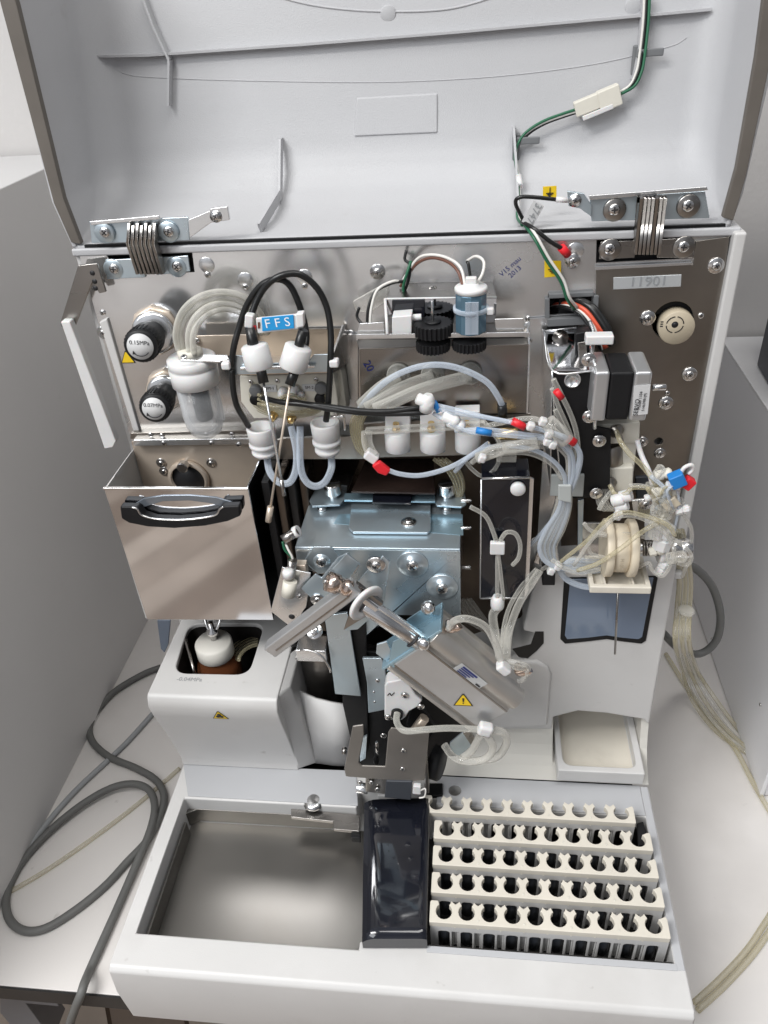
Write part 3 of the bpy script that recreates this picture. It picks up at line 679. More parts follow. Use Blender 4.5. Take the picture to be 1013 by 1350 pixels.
# bottle in the left well
bo = empty('reagent_bottle', PY(283,870,545), 'amber bottle with a white screw cap standing in the left housing well', 'bottle')
bc = PZ(281,845,284)
bo.location = V((bc.x, bc.y, 190))*S; bo['_w'] = [bc.x, bc.y, 190]
obj('bottle_body', MB().lathe((bc.x,bc.y,190), ZA, [(21,0),(23,3),(23,58),(21,66),(17,72),(17,75)], 32), AMB, bo)
obj('cap', MB().lathe((bc.x,bc.y,265.5), ZA, [(18.2,0),(19,1),(19,16),(17.5,18),(0,18)], 36), WD2, bo)
obj('cap_fitting', MB().lathe((bc.x,bc.y+4,283.6), ZA, [(4,0),(4,6),(6,7),(6,11),(3,13),(3,22),(0,22)], 14), CHR, bo)
for dx in (-5, 5): obj('fitting_tube', MB().tube([(bc.x+dx*.4,bc.y+4,292),(bc.x+dx*1.4,bc.y+9,300),(bc.x+dx*2,bc.y+20,312)], 1.6, 8), CHR, bo)
obj('level_rod', MB().tube([PZ(245,842,276), PZ(256,885,262), PZ(258,888,240)], 1.6, 8), GST, AN)
for k in range(5):
    r_ = 20+k*4; cc = PZ(338,868,262-k*5)
    obj('coiled_tube', MB().tube([cc+V((-r_*math.cos(t)*.9, r_*math.sin(t), 0)) for t in [math.radians(a) for a in range(-10, 95, 15)]], 1.9, 8), YEL, AN)
# ------------------------------------------------------------------ zinc plated centre bracket
cb = empty('centre_bracket', PY(500,760,510), 'c', 'c', parent=AN); del cb['label']; del cb['category']
TZ = PY(389,721,510).z
xl_, xr_ = PY(389,721,510).x, PY(607,724,510).x
obj('top_plate', MB().box(xl_, xr_, 510, 584, TZ-1.8, TZ), ZN, cb, .8)
obj('blue_film', MB().prism([PZ(*p, TZ+.15) for p in ((447,678),(610,678),(611,706),(440,690))], (0,0,.1)), ZNB, cb)
obj('front_plate', MB().prism([(xl_,510,TZ-2),(xr_,510,TZ-2),(xr_,510,TZ-75),(xr_-60,510,TZ-75),(xr_-95,510,TZ-112),(xl_+46,510,TZ-112),(xl_+46,510,TZ-40),(xl_+20,510,TZ-29),(xl_,510,TZ-22)], (0,1.8,0)), ZN, cb, .6)
obj('side_plate', MB().box(xr_-1.6, xr_, 512, 640, TZ-76, TZ-2), GST, cb, .5)
obj('side_plate', MB().box(xl_, xl_+1.6, 512, 600, TZ-28, TZ-2), GST, cb, .5)
obj('raised_tab', MB().prism([PZ(*p, TZ+3.5) for p in ((464,661),(568,663),(568,698),(564,702),(466,701),(460,696))], (0,0,-2.5)), ZN, cb, .6)
obj('mounting_ear', MB().prism([PZ(*p, TZ+8) for p in ((421,634),(458,640),(455,658),(448,665),(412,667),(408,660))], (0,0,-2)), ZN, cb, .5)
obj('mounting_ear', MB().prism([PZ(*p, TZ+8) for p in ((578,640),(612,641),(615,664),(609,668),(576,666),(573,660))], (0,0,-2)), ZN, cb, .5)
for q in ((440,642),(589,642)):
    p = PZ(q[0], q[1]+12, TZ+8)
    th = MB().lathe(p, ZA, [(5,0),(5,3),(8,4),(8,13),(7.2,14),(0,14)], 26, smooth=False); o = obj('thumb_screw', th, CHR, cb, .4)
    obj('screw_slot', MB().obox(p+V((0,0,14.1)), V((1,.25,0)), V((-.25,1,0)), ZA, 13, 1.4, .3), INK, o)
for q in ((425,672),(589,672)): obj('stud', MB().lathe(PZ(*q, TZ), ZA, [(4.5,0),(4.5,2),(3,4),(0,4.5)], 20), CHR, cb)
screw(PZ(539,689,TZ+3.5), ZA, 3.6, cb, 1)
# dark plate standing above it
obj('dark_plate', MB().prism([PZ(*p, TZ+20) for p in ((483,604),(572,604),(574,650),(463,648))], (0,0,-2)), PLATE, AN, .5)
obj('dark_plate', MB().prism([PZ(*p, TZ+14) for p in ((492,650),(543,652),(542,663),(491,662))], (0,0,-2)), BLKG, AN, .4)
obj('blue_strip', MB().prism([PZ(*p, TZ+10) for p in ((454,650),(574,652),(574,661),(454,659))], (0,0,-2)), ZNB, AN, .3)
obj('carrier_rail', MB().prism([PZ(*p, TZ+6) for p in ((440,604),(474,606),(456,650),(420,646))], (0,0,-3)), GST, AN, .5)
for q, r_ in (((425,738),5.0),((544,743),5.2),((583,773),5.2)):
    p = PY(*q, 510); o = obj('large_washer', MB().lathe(p, FR, [(13.5,0),(13.5,1.2),(12.8,1.6),(7.5,1.6),(7.5,2.4),(0,2.4)], 36), ZN, cb); screw(p+V((0,-2.4,0)), FR, r_, cb)
obj('rounded_lug', MB().prism([PY(*p, 508) for p in ((401,740),(414,721),(436,721),(448,735),(440,752),(420,757))], (0,2,0)), ZN, cb, .5)
for q in ((615,696),(615,748),(612,660)): p = PY(*q, 540); obj('side_stud', MB().cyl((xr_,p.y,p.z),(xr_+9,p.y,p.z), 1.7), CHR, cb)
# cable hanging left of the bracket
obj('sensor_plug', MB().tube([PY(373,712,500), PY(392,700,508)], 4.2, 12), GST, AN); obj('cable_tie', MB().lathe(PY(391,701,507), V((1,-.1,.5)), [(5,-2),(5,2),(4,2)], 12), NYL, AN)
obj('wire', MB().tube([PY(*p) for p in ((373,714,500),(376,725,498),(385,735,497),(388,748,494))], 1.2, 8), GRN, AN)
obj('wire', MB().tube([PY(*p) for p in ((375,712,502),(380,724,498),(386,736,496),(387,752,495))], 1.0, 8), WWR, AN)
obj('cable_sleeve', MB().tube([PY(386,738,494), PY(383,764,492)], 4.0, 12), GST, AN)
# sensor plate lower left of the bracket
sp_ = obj('sensor_plate', plateY([(372,748),(410,756),(404,800),(385,828),(357,806)], 492, 1.6), IVO if False else SS, AN, .5)
obj('sensor_tube', MB().tube([PY(383,766,485), PY(380,785,482)], 6, 14), IVO, sp_); obj('bore', MB().lathe(PY(379,784,481), FR, [(4,0),(4,.4),(0,.4)], 18), BRW, sp_)
screw(PY(395,786,492), FR, 2.4, sp_); obj('hole', MB().lathe(PY(385,813,492), FR, [(2.8,0),(2.8,.2),(0,.2)], 16), INK, sp_)
obj('nylon_stub', MB().lathe(PY(381,760,487), ZA, [(5,0),(5,5),(4,7),(0,7)], 16), NYL, sp_)
obj('terminal_block', MB().obox(PY(396,750,500), XA, YA, ZA, 12, 8, 14), SSW, AN, .5)
# ------------------------------------------------------------------ linkage arm
ar = empty('linkage_arm', PY(440,800,470), 'c', 'c', parent=AN); del ar['label']; del ar['category']
a0, a1 = PY(362,852,462), PY(464,776,462); d = (a1-a0).normalized(); n = d.cross(V((0,-1,0))).normalized()
obj('arm_bar', MB().obox((a0+a1)/2, d, n, YA, (a1-a0).length+10, 13, 12), ALU, ar, 1.5, 3)
obj('arm_groove', MB().obox((a0+a1)/2+V((0,-6.2,0))+n*1.0, d, n, YA, (a1-a0).length-6, 1.2, .6), GST, ar)
obj('bent_bracket', plateY([(397,776),(416,757),(424,762),(446,735),(458,729),(475,745),(470,756),(430,800),(412,790)], 488, 2), ZN, ar, .6)
obj('bent_bracket', MB().prism([PY(*p, 480) for p in ((438,751),(457,730),(474,743),(459,766))], (0,2,0)), ZN, ar, .6)
obj('bent_bracket', plateY([(505,733),(514,741),(506,800),(472,830),(455,832),(480,795),(470,770),(480,757)], 484, 2), ZN, ar, .6)
obj('lower_wedge', MB().prism([PY(*p, 478) for p in ((464,800),(500,788),(504,800),(453,831))], (0,2,0)), GST, ar, .4)
screw(PY(496,744,484), FR, 4.2, ar, 1); screw(PY(419,790,488), FR, 3.2, ar, 1)
h0 = PY(432,766,458); h1 = PY(462,776,462); dd = (h1-h0).normalized()
obj('pivot_bolt', MB().lathe(h0, dd, [(4,-1),(8,0),(8,9),(6,10),(6,14),(7,15),(7,20),(5,21),(5,28)], 20), COP, ar)
for s_ in (-1, 1): obj('pivot_rib', MB().lathe(h0+V((0,-1,0)), dd, [(2.4,-3),(2.4,0),(0,0)], 10), CHR, ar)
s0, s1 = PY(462,772,466), PY(498,800,466); dd = (s1-s0).normalized()
obj('fork', MB().obox((s0+s1)/2+V((0,-4,0)), dd, dd.cross(YA), YA, (s1-s0).length, 5, 3), SS, ar, .6)
obj('fork', MB().obox((s0+s1)/2+V((0,0,0)), dd, dd.cross(YA), YA, (s1-s0).length, 14, 4), GST, ar, .6)
rg = PY(483,795,462); ax_ = V((.7,-.64,-.22)).normalized()
obj('nylon_ring', MB().lathe(rg, ax_, [(9,-1.8),(16,-1.8),(16.8,-1),(16.8,1),(16,1.8),(9,1.8),(9,-1.8)], 40), NYL, ar)
# ------------------------------------------------------------------ pneumatic cylinder
cy = empty('air_cylinder', PY(600,870,470), 'c', 'c', parent=AN); del cy['label']; del cy['category']
Yc = 458
A = PY(561,857,Yc); B = PY(745+0,0,Yc) if False else PY(672,944,Yc)
r0, r1 = PY(486,801,466), PY(558,850,466); dr = (r1-r0).normalized()
obj('piston_rod', MB().cyl(r0-dr*6, r1+dr*6, 7.2, n=32), CHR, cy)
obj('rod_flat', MB().cyl(r0-dr*6+V((0,0,9)), r1+dr*2+V((0,0,9)), 3.2), SS, cy)
obj('retaining_ring', MB().lathe(r1-dr*12, dr, [(7.2,0),(8.6,0),(8.6,1.2),(7.2,1.2)], 28), INK, cy)
# body section swept along the cylinder axis
pa, pb_ = PY(561,838,Yc), PY(683,934,Yc); du = (pb_-pa).normalized(); dn = V((0,-1,0)).cross(du).normalized()
if dn.z < 0: dn = -dn
def W2(k, dpt): return dn*k+V((0,dpt,0))
c0 = PY(559,851,Yc)      # front upper corner of the flat face at the near end
Lc = (PY(690,946,Yc)-c0).length-14
fl_w = 34.5
sec = [(0,0),(0,0),(-fl_w,0),(-fl_w-2,2),(-fl_w-2,5),(-fl_w-4,5),(-fl_w-7,1.5),(-fl_w-11,2.5),(-fl_w-13,6),(-fl_w-13,34),(18,34),(19,26),(15,22),(15,16),(19,13),(19,7),(17,3.0),(12,0),(8,-1.2),(4,0),(3,2.5),(1,2.5)]
body_ = MB().prism([c0+W2(k, t) for k, t in sec[1:]], du*Lc)
obj('cylinder_body', body_, ALUT, cy, .7, 2)
obj('front_face', MB().prism([c0+W2(-1,-.5), c0+W2(-fl_w+.5,-.5), c0+W2(-fl_w+.5,.2), c0+W2(-1,.2)], du*(Lc-1)+du*0), ALU, cy, .2)
for k in (-1.0, -fl_w): obj('body_groove', MB().prism([c0+W2(k+.7,-.7), c0+W2(k-.9,-.7), c0+W2(k-.9,-.2), c0+W2(k+.7,-.2)], du*(Lc-1)), GST, cy)
obj('end_plate', MB().prism([c0+W2(21,2), c0+W2(-fl_w-14,2), c0+W2(-fl_w-14,36), c0+W2(21,36)], -du*2.5), ZNB, cy, .4)
obj('triangular_gusset', plateY([(510,886),(560,856),(535,838),(518,846)], 461, 1.6), ZNB, cy, .3)
obj('triangular_gusset', plateY([(536,818),(570,795),(571,832),(560,846)], 484, 1.6), ZNB, cy, .3)
obj('screw_boss', MB().lathe(PY(566,800,476), (-.5,-.8,.3), [(6,0),(6,4),(4,6),(0,6)], 20), CHR, cy)
obj('screw_boss', MB().lathe(PY(559,848,458), (-.3,-.9,.3), [(5.5,0),(5.5,3),(4,5),(0,5)], 20), CHR, cy)
obj('lower_tab', plateY([(497,850),(510,846),(518,862),(510,872),(496,862)], 466, 2), ZN, cy, .5)
ls = obj('rating_label', MB().prism([c0+W2(11,-1.6)+du*34, c0+W2(1,-1.0)+du*34, c0+W2(1,-1.0)+du*66, c0+W2(11,-1.6)+du*66], (0,-.2,0)), STKG, cy)
for k in range(4): obj('label_print', MB().obox(c0+W2(9-2.2*k,-2.1)+du*(46-k), du, dn, YA, 17-2*k, 1.1 if k else 1.7, .15), INKB, ls)
obj('label_print', MB().obox(c0+W2(3,-1.9)+du*62, du, dn, YA, 5, 1.6, .15), INK, ls)
hzc, *_ = hazard('warning_sticker', PY(611,924,457.3), V((1,0,0)), ZA, 17, cy, 'yellow triangular warning sticker with exclamation mark on the air cylinder')
c = V(hzc['_w']); obj('hazard_mark', MB().prism([c+V((-.9,-.4,2.6)), c+V((.9,-.4,2.6)), c+V((.5,-.4,-1.8)), c+V((-.5,-.4,-1.8))], (0,-.2,0)).obox(c+V((0,-.5,-3.4)), XA, YA, ZA, 1.2, .2, 1.1), INK, hzc)
for q in ((592,829),(684,886)):
    p = PY(*q, 466); obj('elbow_fitting', MB().tube([p+V((0,8,0)), p, p+V((6,-4,5)), p+V((9,-4,8))], 3.4, 12), COP, cy)
at = [(592,829,462),(600,818,458),(618,816,456),(640,826,456),(652,846,456),(660,868,458),(664,885,460)]
obj('air_tube', MB().tube([PY(*p) for p in at], 3.0, 12), CLR, cy)
obj('tube_clamp', MB().obox(PY(664,880,455), du, dn, YA, 12, 8, 10), NYL, cy, 2, 3)
for pts in (((668,876,460),(680,880,458),(693,882,460),(696,890,460)), ((666,870,462),(682,874,458),(697,880,460),(690,895,462),(683,898,462))):
    obj('air_tube', MB().tube([PY(*p) for p in pts], 2.2, 10), CLR, cy)
# pipes rising from the clamp
for pts, r_, mt in (([(660,868,470),(654,840,500),(650,812,510),(657,800,515),(657,790,520)], 4, CLR), ([(668,866,470),(672,830,505),(685,795,515),(704,765,520),(712,752,525)], 3.4, CLR),
                    ([(662,862,475),(664,830,505),(672,800,515),(690,770,520),(708,750,524)], 2.0, CLR)):
    obj('riser_tube', MB().tube([PY(*p) for p in pts], r_, 12), mt, AN)
obj('tube_joint', MB().lathe(PY(656,795,515), (0,0,1), [(5.5,-5),(6,-3),(6,3),(5,5),(4,8)], 16), NYL, AN)
# ------------------------------------------------------------------ lower mechanism
lm = empty('gripper_unit', PY(515,990,470), 'c', 'c', parent=AN); del lm['label']; del lm['category']
obj('upright_rail', plateY([(428,812),(458,808),(476,918),(442,915)], 500, 3), ZN, AN, .5)
obj('dark_rail', plateY([(448,795),(482,790),(486,990),(470,1010),(452,930)], 506, 4), BLK, AN, 1)
obj('zinc_upright', plateY([(478,868),(503,868),(508,880),(512,935),(486,940),(484,900)], 496, 3), ZN, lm, .5)
for q in ((498,897),(493,912),(494,925)): screw(PY(*q, 496), FR, 2.2 if q[1] < 900 else 1.2, lm)
obj('back_column', plateY([(476,850),(560,870),(620,960),(600,1000),(560,1030),(470,1040)], 530, 4), DARK, AN)
obj('guide_block', plateY([(468,858),(520,862),(520,1010),(470,1010)], 512, 3), BLK, lm, 1)
obj('small_box', MB().obox(PY(413,855,505), XA, YA, ZA, 28, 20, 14), SS, AN, 1); screw(PY(415,832,500), (0,-.6,.8), 4, AN, 1)
obj('steel_can', MB().lathe(PZ(432,905,205), ZA, [(24,0),(24,70),(22,73),(0,73)], 36), GST, AN)
obj('wire_bail', MB().tube([PY(*p) for p in ((390,868,500),(396,858,496),(410,858,494),(425,866,492),(434,880,490),(436,886,490))], 1.1, 8), CHR, AN)
for k in range(4): obj('coiled_tube', MB().tube([PZ(388+2*k,868+4*k,230), PZ(398+2*k,858+5*k,232), PZ(414,862+7*k,232), PZ(422,880+6*k,228)], 2, 8), YEL, AN)
# white pump head
ph = obj('pump_head', plateY([(507,905),(510,900),(530,896),(540,903),(548,916),(557,924),(551,932),(540,938),(535,946),(530,950),(507,949)], 474, 14), NYL, lm, 1.5, 3)
for q in ((534,916),(512,945),(555,931)): screw(PY(*q, 474), FR, 3.4, ph)
obj('pump_port', MB().lathe(PY(524,939,474), FR, [(5.6,0),(5.6,4),(4.6,5.5),(2,5.5)], 20), BLK, ph)
obj('ink_mark', MB().tube([PY(*p, 473.6) for p in ((511,917),(514,914),(516,917),(520,913))], .4, 6), INK, ph)
obj('pump_tube', MB().tube([PY(*p) for p in ((524,940,467),(523,950,460),(528,960,455),(538,964,452),(560,962,450),(590,960,450),(620,961,450),(634,962,450))], 3.0, 12), HOS, lm)
obj('tube_clamp', MB().obox(PY(640,961,448), V((1,0,-.3)), YA, V((.3,0,1)), 13, 10, 12), NYL, cy, 3, 3)
for pts in (((640,966,448),(650,985,450),(640,1000,455),(618,1004,460),(598,998,465),(586,982,470)), ((645,962,450),(664,966,452),(668,980,455),(655,998,460),(630,1003,462)), ((634,968,455),(622,990,462),(608,1000,470))):
    obj('looped_tube', MB().tube([PY(*p) for p in pts], 3.6, 12), CLR, cy)
obj('angle_tab', plateY([(593,980),(610,966),(625,980),(605,998),(594,990)], 478, 2), ZN, lm, .5)
obj('angle_tab', plateY([(610,966),(620,964),(628,976),(622,984)], 470, 2), GST, lm, .4)
obj('black_lever', plateY([(543,930),(560,938),(575,962),(560,985),(552,975),(536,955)], 500, 6), BLK, lm, 1)
obj('steel_lever', MB().tube([PY(560,946,488), PY(545,966,484)], 5, 8), SSW, lm)
obj('rubber_roller', MB().lathe(PY(574,1005,490), (1,-.3,0), [(15,-4),(17,-3),(17,6),(15,8),(0,8)], 30), BLK, lm)
# front fork bracket
gz = 205
fk = obj('fork_bracket', plateY([(465,958),(479,956),(480,968),(473,1006),(477,1010),(508,1011),(512,966),(516,960),(566,966),(560,1029),(540,1031),(456,1024),(454,1014)], 462, 2), GPL, lm, .8,
         cutters=None)
obj('side_flange', MB().prism([PY(560,985,470), PY(563,985,470), PY(566,1046,470), PY(561,1046,470)], (0,14,0)), GST, lm, .4)
for q in ((532,989),(531,1013)): screw(PY(*q, 462), FR, 2.6, fk)
for q in ((506,969),(576,989)): screw(PY(*q, 495), FR, 3.2, lm)
obj('pointed_pin', MB().lathe(PY(497,1010,480), ZA, [(0,-4),(3,6),(3,12),(1.4,13),(1.4,30)], 14), BLK, lm)
obj('pin_shaft', MB().cyl(PY(497,994,480), PY(497,978,480), 1.6), CHR, lm)
obj('rear_window', plateY([(474,975),(484,970),(482,1000),(475,1004)], 500, 2), ZN, lm)
obj('shaft', MB().cyl(PY(470,1038,480), PY(486,1040,480), 5.5), SS, lm)
obj('drive_block', plateY([(482,1026),(512,1026),(512,1048),(482,1044)], 466, 10), GST, lm, 1)
obj('drive_block', plateY([(509,1030),(544,1031),(542,1055),(507,1052)], 460, 8), MON, lm, 1)
obj('terminal', plateY([(545,1037),(555,1038),(555,1048),(544,1047)], 458, 5), NYL, lm, .8)
obj('wire', MB().tube([PY(*p) for p in ((555,1042,456),(561,1040,454),(560,1050,452),(553,1052,452))], .8, 8), WWR, lm)
for q in ((475,1031),(490,1031),(498,1040)): screw(PY(*q, 465), FR, 2.6, lm)
obj('side_knob', MB().lathe(PY(457,990,475), (-1,0,0), [(3.5,0),(3.5,4),(0,4)], 14), GST, lm)
def sub(name, at_, parent=AN):
    o = empty(name, at_, 'x', 'x', parent=parent); del o['label']; del o['category']; return o
# ------------------------------------------------------------------ pressure regulators
for (b_, f_, r_, txt, ring) in (((207,434),(185,457),13.0,'0.15MPa',20), ((222,512),(203,539),12.2,'0.07MPa',18)):
    B, F = PY(*b_, 600), PY(*f_, 548); ax_ = (F-B).normalized(); Lk = (F-B).length
    k = sub('regulator_knob', B)
    obj('hex_nut', MB().lathe(B, ax_, [(ring+1,0),(ring+1,5),(ring-1,7),(0,7)], 8, smooth=False), SSW, k, .6)
    obj('bezel_ring', MB().lathe(B, ax_, [(ring-3,6),(ring-2.5,13),(ring-5,14),(0,14)], 40), SS, k)
    obj('knob_body', MB().lathe(B, ax_, [(r_-2.5,12),(r_-2.5,26),(r_+.2,27),(r_+.6,40),(r_+.2,Lk-2),(r_-1,Lk-.3),(0,Lk-.3)], 44), BLK, k)
    mb = MB(); u, v = basis(ax_)
    for i in range(30):
        t = 2*math.pi*i/30; q = u*math.cos(t)+v*math.sin(t); mb.obox(B+ax_*(Lk-10)+q*(r_+.5), ax_, q, ax_.cross(q), 12, .9, .9)
    obj('knob_ribs', mb, BLK, k)
    d_ = obj('dial_label', MB().lathe(B, ax_, [(r_-2.6,Lk-.2),(r_-2.6,Lk+.1),(0,Lk+.1)], 40), STK, k)
    c = B+ax_*(Lk+.2); up = (ZA-ax_*ZA.dot(ax_)).normalized(); xx = up.cross(ax_)
    if xx.x < 0: xx = -xx
    text('dial_text', txt, c+up*3, xx+up*.12*-1, up, 4.6, INK, d_, .1)
    ar_ = [c+ax_*.15+(xx*math.sin(t)-up*math.cos(t))*7.6 for t in [math.radians(a) for a in range(-48, 49, 12)]]
    obj('dial_arc', MB().tube(ar_, .35, 6, 3), INK, d_)
    e = ar_[0]; obj('dial_arrow', MB().prism([e+up*2.4-xx*.5, e-up*.6-xx*1.4, e-up*.4+xx*1.2], ax_*.2), INK, d_)
hazard('warning_sticker', PY(168,472,599.6), XA, ZA, 13, bp, 'yellow triangular warning sticker half hidden behind the upper regulator knob')
# ------------------------------------------------------------------ filter canister
yc = 560
fc = sub('filter_canister', PY(255,480,yc)); T = PY(253,476,yc)
obj('canister_cap', MB().lathe(T, ZA, [(17,-20),(19.4,-19),(19.8,-5),(18.6,-4),(19.6,-3),(19.6,3),(18,4),(0,4)], 44), NYL, fc)
obj('cap_boss', MB().lathe(T, ZA, [(10,4),(10,9),(9,10),(0,10)], 30), IVO, fc)
obj('bowl', MB().lathe(T, -ZA, [(17,19),(17,46),(16,56),(12.5,64),(6,68.5),(0,70)], 44), BOWL, fc)
obj('bowl_liquid', MB().lathe(T, -ZA, [(0,20.5),(15.4,20.5),(15.4,46),(14.4,55),(11,62),(5,66),(0,67)], 44), BOWL, fc)
obj('filter_element', MB().lathe(T+V((1,0,0)), -ZA, [(7.5,18),(7.5,50),(6.5,52),(0,52)], 28), BLK, fc)
obj('bowl_rib', MB().box(T.x+15, T.x+19, T.y-4, T.y-1, T.z-52, T.z-24), BOWL, fc, .8)
hb = obj('holding_bracket', MB().prism([PZ(*p, T.z+6) for p in ((238,467),(300,468),(302,473),(290,476),(238,474))], (0,0,-1.6)), SS, fc, .3)
obj('fixing_plate', plateY([(257,443),(334,441),(334,468),(262,470)], 585, 1.5), SSW, fc, .3); screw(PY(260,449,584), FR, 2.6, fc); screw(PY(243,471,T.y-20), (0,-.4,1), 2.6, fc)
for pts in (((236,462,560),(232,440,560),(240,412,562),(262,392,566),(292,385,572),(322,392,580),(344,414,590),(352,440,596)), ((242,464,562),(238,440,562),(247,416,564),(268,398,568),(294,391,574),(318,398,582),(338,418,590),(346,440,596)),
            ((250,466,556),(249,440,556),(258,418,560),(276,404,566),(298,400,574),(322,407,582),(340,424,592)), ((256,468,554),(255,444,554),(263,424,560),(280,411,566),(300,407,574),(322,414,582),(338,430,592))):
    obj('filter_tube', MB().tube([PY(*p) for p in pts], 2.6, 12), ARC, fc)
# ------------------------------------------------------------------ probe holder, valve block and wash cups
ph_ = sub('probe_holder', PY(380,480,540))
obj('front_rail', plateY([(304,476),(312,469),(325,470),(327,480),(405,478),(414,468),(437,467),(437,490),(305,494)], 542, 1.6), ZN, ph_, .3)
obj('rail_lip', MB().prism([PY(*p, 541) for p in ((318,483),(416,480),(416,483),(318,486))], (0,-3,0)), SS, ph_, .2)
obj('side_plate', MB().prism([PY(437,468,543), PY(439,491,543), PY(457,478,599), PY(455,428,599), PY(451,428,596)], (1.5,0,0)), GST, ph_)
obj('back_plate', plateY([(340,435),(453,433),(453,470),(340,470)], 597, 1.5), SSD, ph_)
obj('floor_plate', MB().prism([PY(312,493,543), PY(437,490,543), PY(452,470,597), PY(330,470,597)], (0,0,-1)), SSW, ph_)
for q in ((299,481),(441,478)): obj('tie_block', MB().obox(PY(*q, 538), XA, YA, ZA, 7, 8, 6), NYL, ph_, 1.5, 3)
vb = sub('valve_block', PY(385,520,555))
obj('block_body', plateY([(316,496),(440,492),(446,532),(440,548),(335,552),(318,530)], 560, 30), IVO, vb, 1, 3)
obj('block_side', plateY([(441,488),(450,487),(458,545),(444,548)], 575, 20), IVO, vb, 1)
for q, r_, mt in (((338,513),5,CLP),((424,510),5,CLP),((338,525),4.6,BLK),((423,524),4.6,BLK)):
    p = PY(*q, 560); obj('port', MB().lathe(p, FR, [(r_,0),(r_,4),(r_-1,5),(0,5)], 22), mt, vb)
for q, s_ in (((356,512),'5M-1'),((408,511),'5M-2')):
    lb = obj('port_label', MB().obox(PY(*q, 559.3), XA, YA, ZA, 11, .8, 6), STK, vb); text('port_text', s_, PY(q[0], q[1], 558.6), XA, ZA, 3.4, INK, lb, .1)
for q in ((366,502),(417,500),(331,503)): screw(PY(*q, 560), FR, 1.9, vb)
for q in ((374,515),(389,512),(396,520),(362,545),(386,548)): obj('nylon_fitting', MB().lathe(PY(*q, 558), FR, [(4,0),(4,5),(2.6,6),(2.6,10),(0,10)], 14), NYL if q[1] < 530 else BRS, vb)
for k in range(6):
    cx, cy_ = 382, 512; pts = []
    for a in range(170, -5, -25):
        t = math.radians(a); pts.append(PY(cx+(62-k*3.2)*math.cos(t)+k, cy_+(38-k*1.3)*math.sin(t), 556-k*1.2+8*abs(math.cos(t))))
    pts = [PY(322+k*3, 490+k*2, 562)]+pts
    obj('coiled_tube', MB().tube(pts, 1.6, 8), YEL, vb)
for k in range(3): obj('valve_tube', MB().tube([PY(340,520+k*6,550), PY(360+k*4,528+k*4,546), PY(382,520+k*5,545), PY(398+k*3,526,548)], 1.3, 8), YEL, vb)
def cup(q0, q1, y, r_):
    a, b_ = PY(*q0, y), PY(*q1, y); h = a.z-b_.z; w_ = sub('wash_cup', b_)
    obj('cup_body', MB().lathe((b_.x,y,b_.z), ZA, [(r_-5,0),(r_-3,1),(r_-1.2,h*.12),(r_-1.2,h*.18),(r_-4,h*.24),(r_-4,h*.28),(r_,h*.36),(r_,h*.46),(r_-2,h*.5),(r_-.6,h*.54),(r_,h-1),(r_-.5,h),(r_-2.6,h),(r_-2.8,h*.7),(0,h*.68)], 40), NYL, w_)
    return w_
cup((344,562), (350,600), 552, 12); cup((430,556), (433,598), 552, 12)
obj('cup_bracket', plateY([(372,578),(470,575),(500,590),(500,605),(340,606),(340,590)], 585, 3), SSD, AN, .4)
obj('wire_hook', MB().tube([PY(*p) for p in ((430,552,548),(440,550,545),(452,549,545),(454,556,545),(455,567,545))], 1, 8), CHR, AN)
for pts in (((352,600,555),(356,622,545),(368,636,540),(382,636,540),(390,620,544),(391,595,550),(384,562,560)), ((437,600,555),(437,618,545),(428,636,540),(414,641,538),(402,632,540),(396,610,545),(396,562,560))):
    obj('drain_tube', MB().tube([PY(*p) for p in pts], 3.0, 12), TUB, AN)
# black capillary lines
for pts in (((306,486,540),(308,460,540),(316,430,545),(327,400,548),(345,376,548),(366,368,548),(382,376,550),(394,400,550),(402,428,548),(404,450,540),(398,470,530),(394,478,522)),
            ((333,468,528),(329,440,532),(332,415,540),(345,385,545),(365,366,545),(392,361,548),(415,376,550),(430,402,550),(436,435,545),(436,475,538),(433,530,535),(430,555,535)),
            ((306,486,540),(308,515,538),(313,536,538),(322,552,545),(328,562,550))):
    obj('capillary_line', MB().tube([PY(*p) for p in pts], 2.5, 12), BTB, AN)
for pts in (((345,524,550),(370,530,535),(400,533,530),(440,540,528),(490,545,527),(540,545,527),(565,543,528)), ((372,526,552),(400,532,532),(440,537,529),(480,542,527),(520,542,527),(560,536,530))):
    obj('capillary_line', MB().tube([PY(*p) for p in pts], 2.2, 12), BTB, AN)
# the two loose aspiration probes resting in the holder
def probe(name, cap, sl, tip, capdir, lab, brass):
    C0 = PY(*cap, 528); e = sub(name, C0, None); e.parent = None; e.location = C0*S; tagp(e, lab, 'probe', 'loose aspiration probes')
    S0, S1, T1 = PY(*sl[0], 524), PY(*sl[1], 518), PY(*tip, 505); ax_ = (S1-S0).normalized()
    obj('cap', MB().lathe(C0-V(capdir).normalized()*9, capdir, [(10,0),(10.8,1),(10.2,17),(9,18),(5,18.6),(0,18.6)], 36), NYL, e)
    obj('sleeve', MB().tube([S0, S1], 3.9, 18), BTB, e)
    obj('tail', MB().tube([C0, C0-V(capdir).normalized()*-22], 3.7, 16), BTB, e)
    obj('needle', MB().tube([S1-ax_*2, T1], 1.0, 10), SSW if brass else SS, e)
    obj('needle_tip', MB().tube([T1, T1+(T1-S1).normalized()*14], 2.6 if brass else 1.7, 14), SSW if brass else GST, e)
probe('aspiration_probe', (339,470), ((342,478),(348,505)), (371,632), (-.12,.1,1), 'straight aspiration probe with upright white cap, left one in the steel holder', False)
probe('aspiration_probe', (390,471), ((390,486),(382,508)), (357,668), (.35,.1,.9), 'aspiration probe with tilted white cap and long needle with thick brassy tip', True)
tg = sub('hanging_tag', PY(365,427,530), None); tg.parent = None; tagp(tg, 'blue FFS tag in a white holder hanging on the black tubes', 'tag')
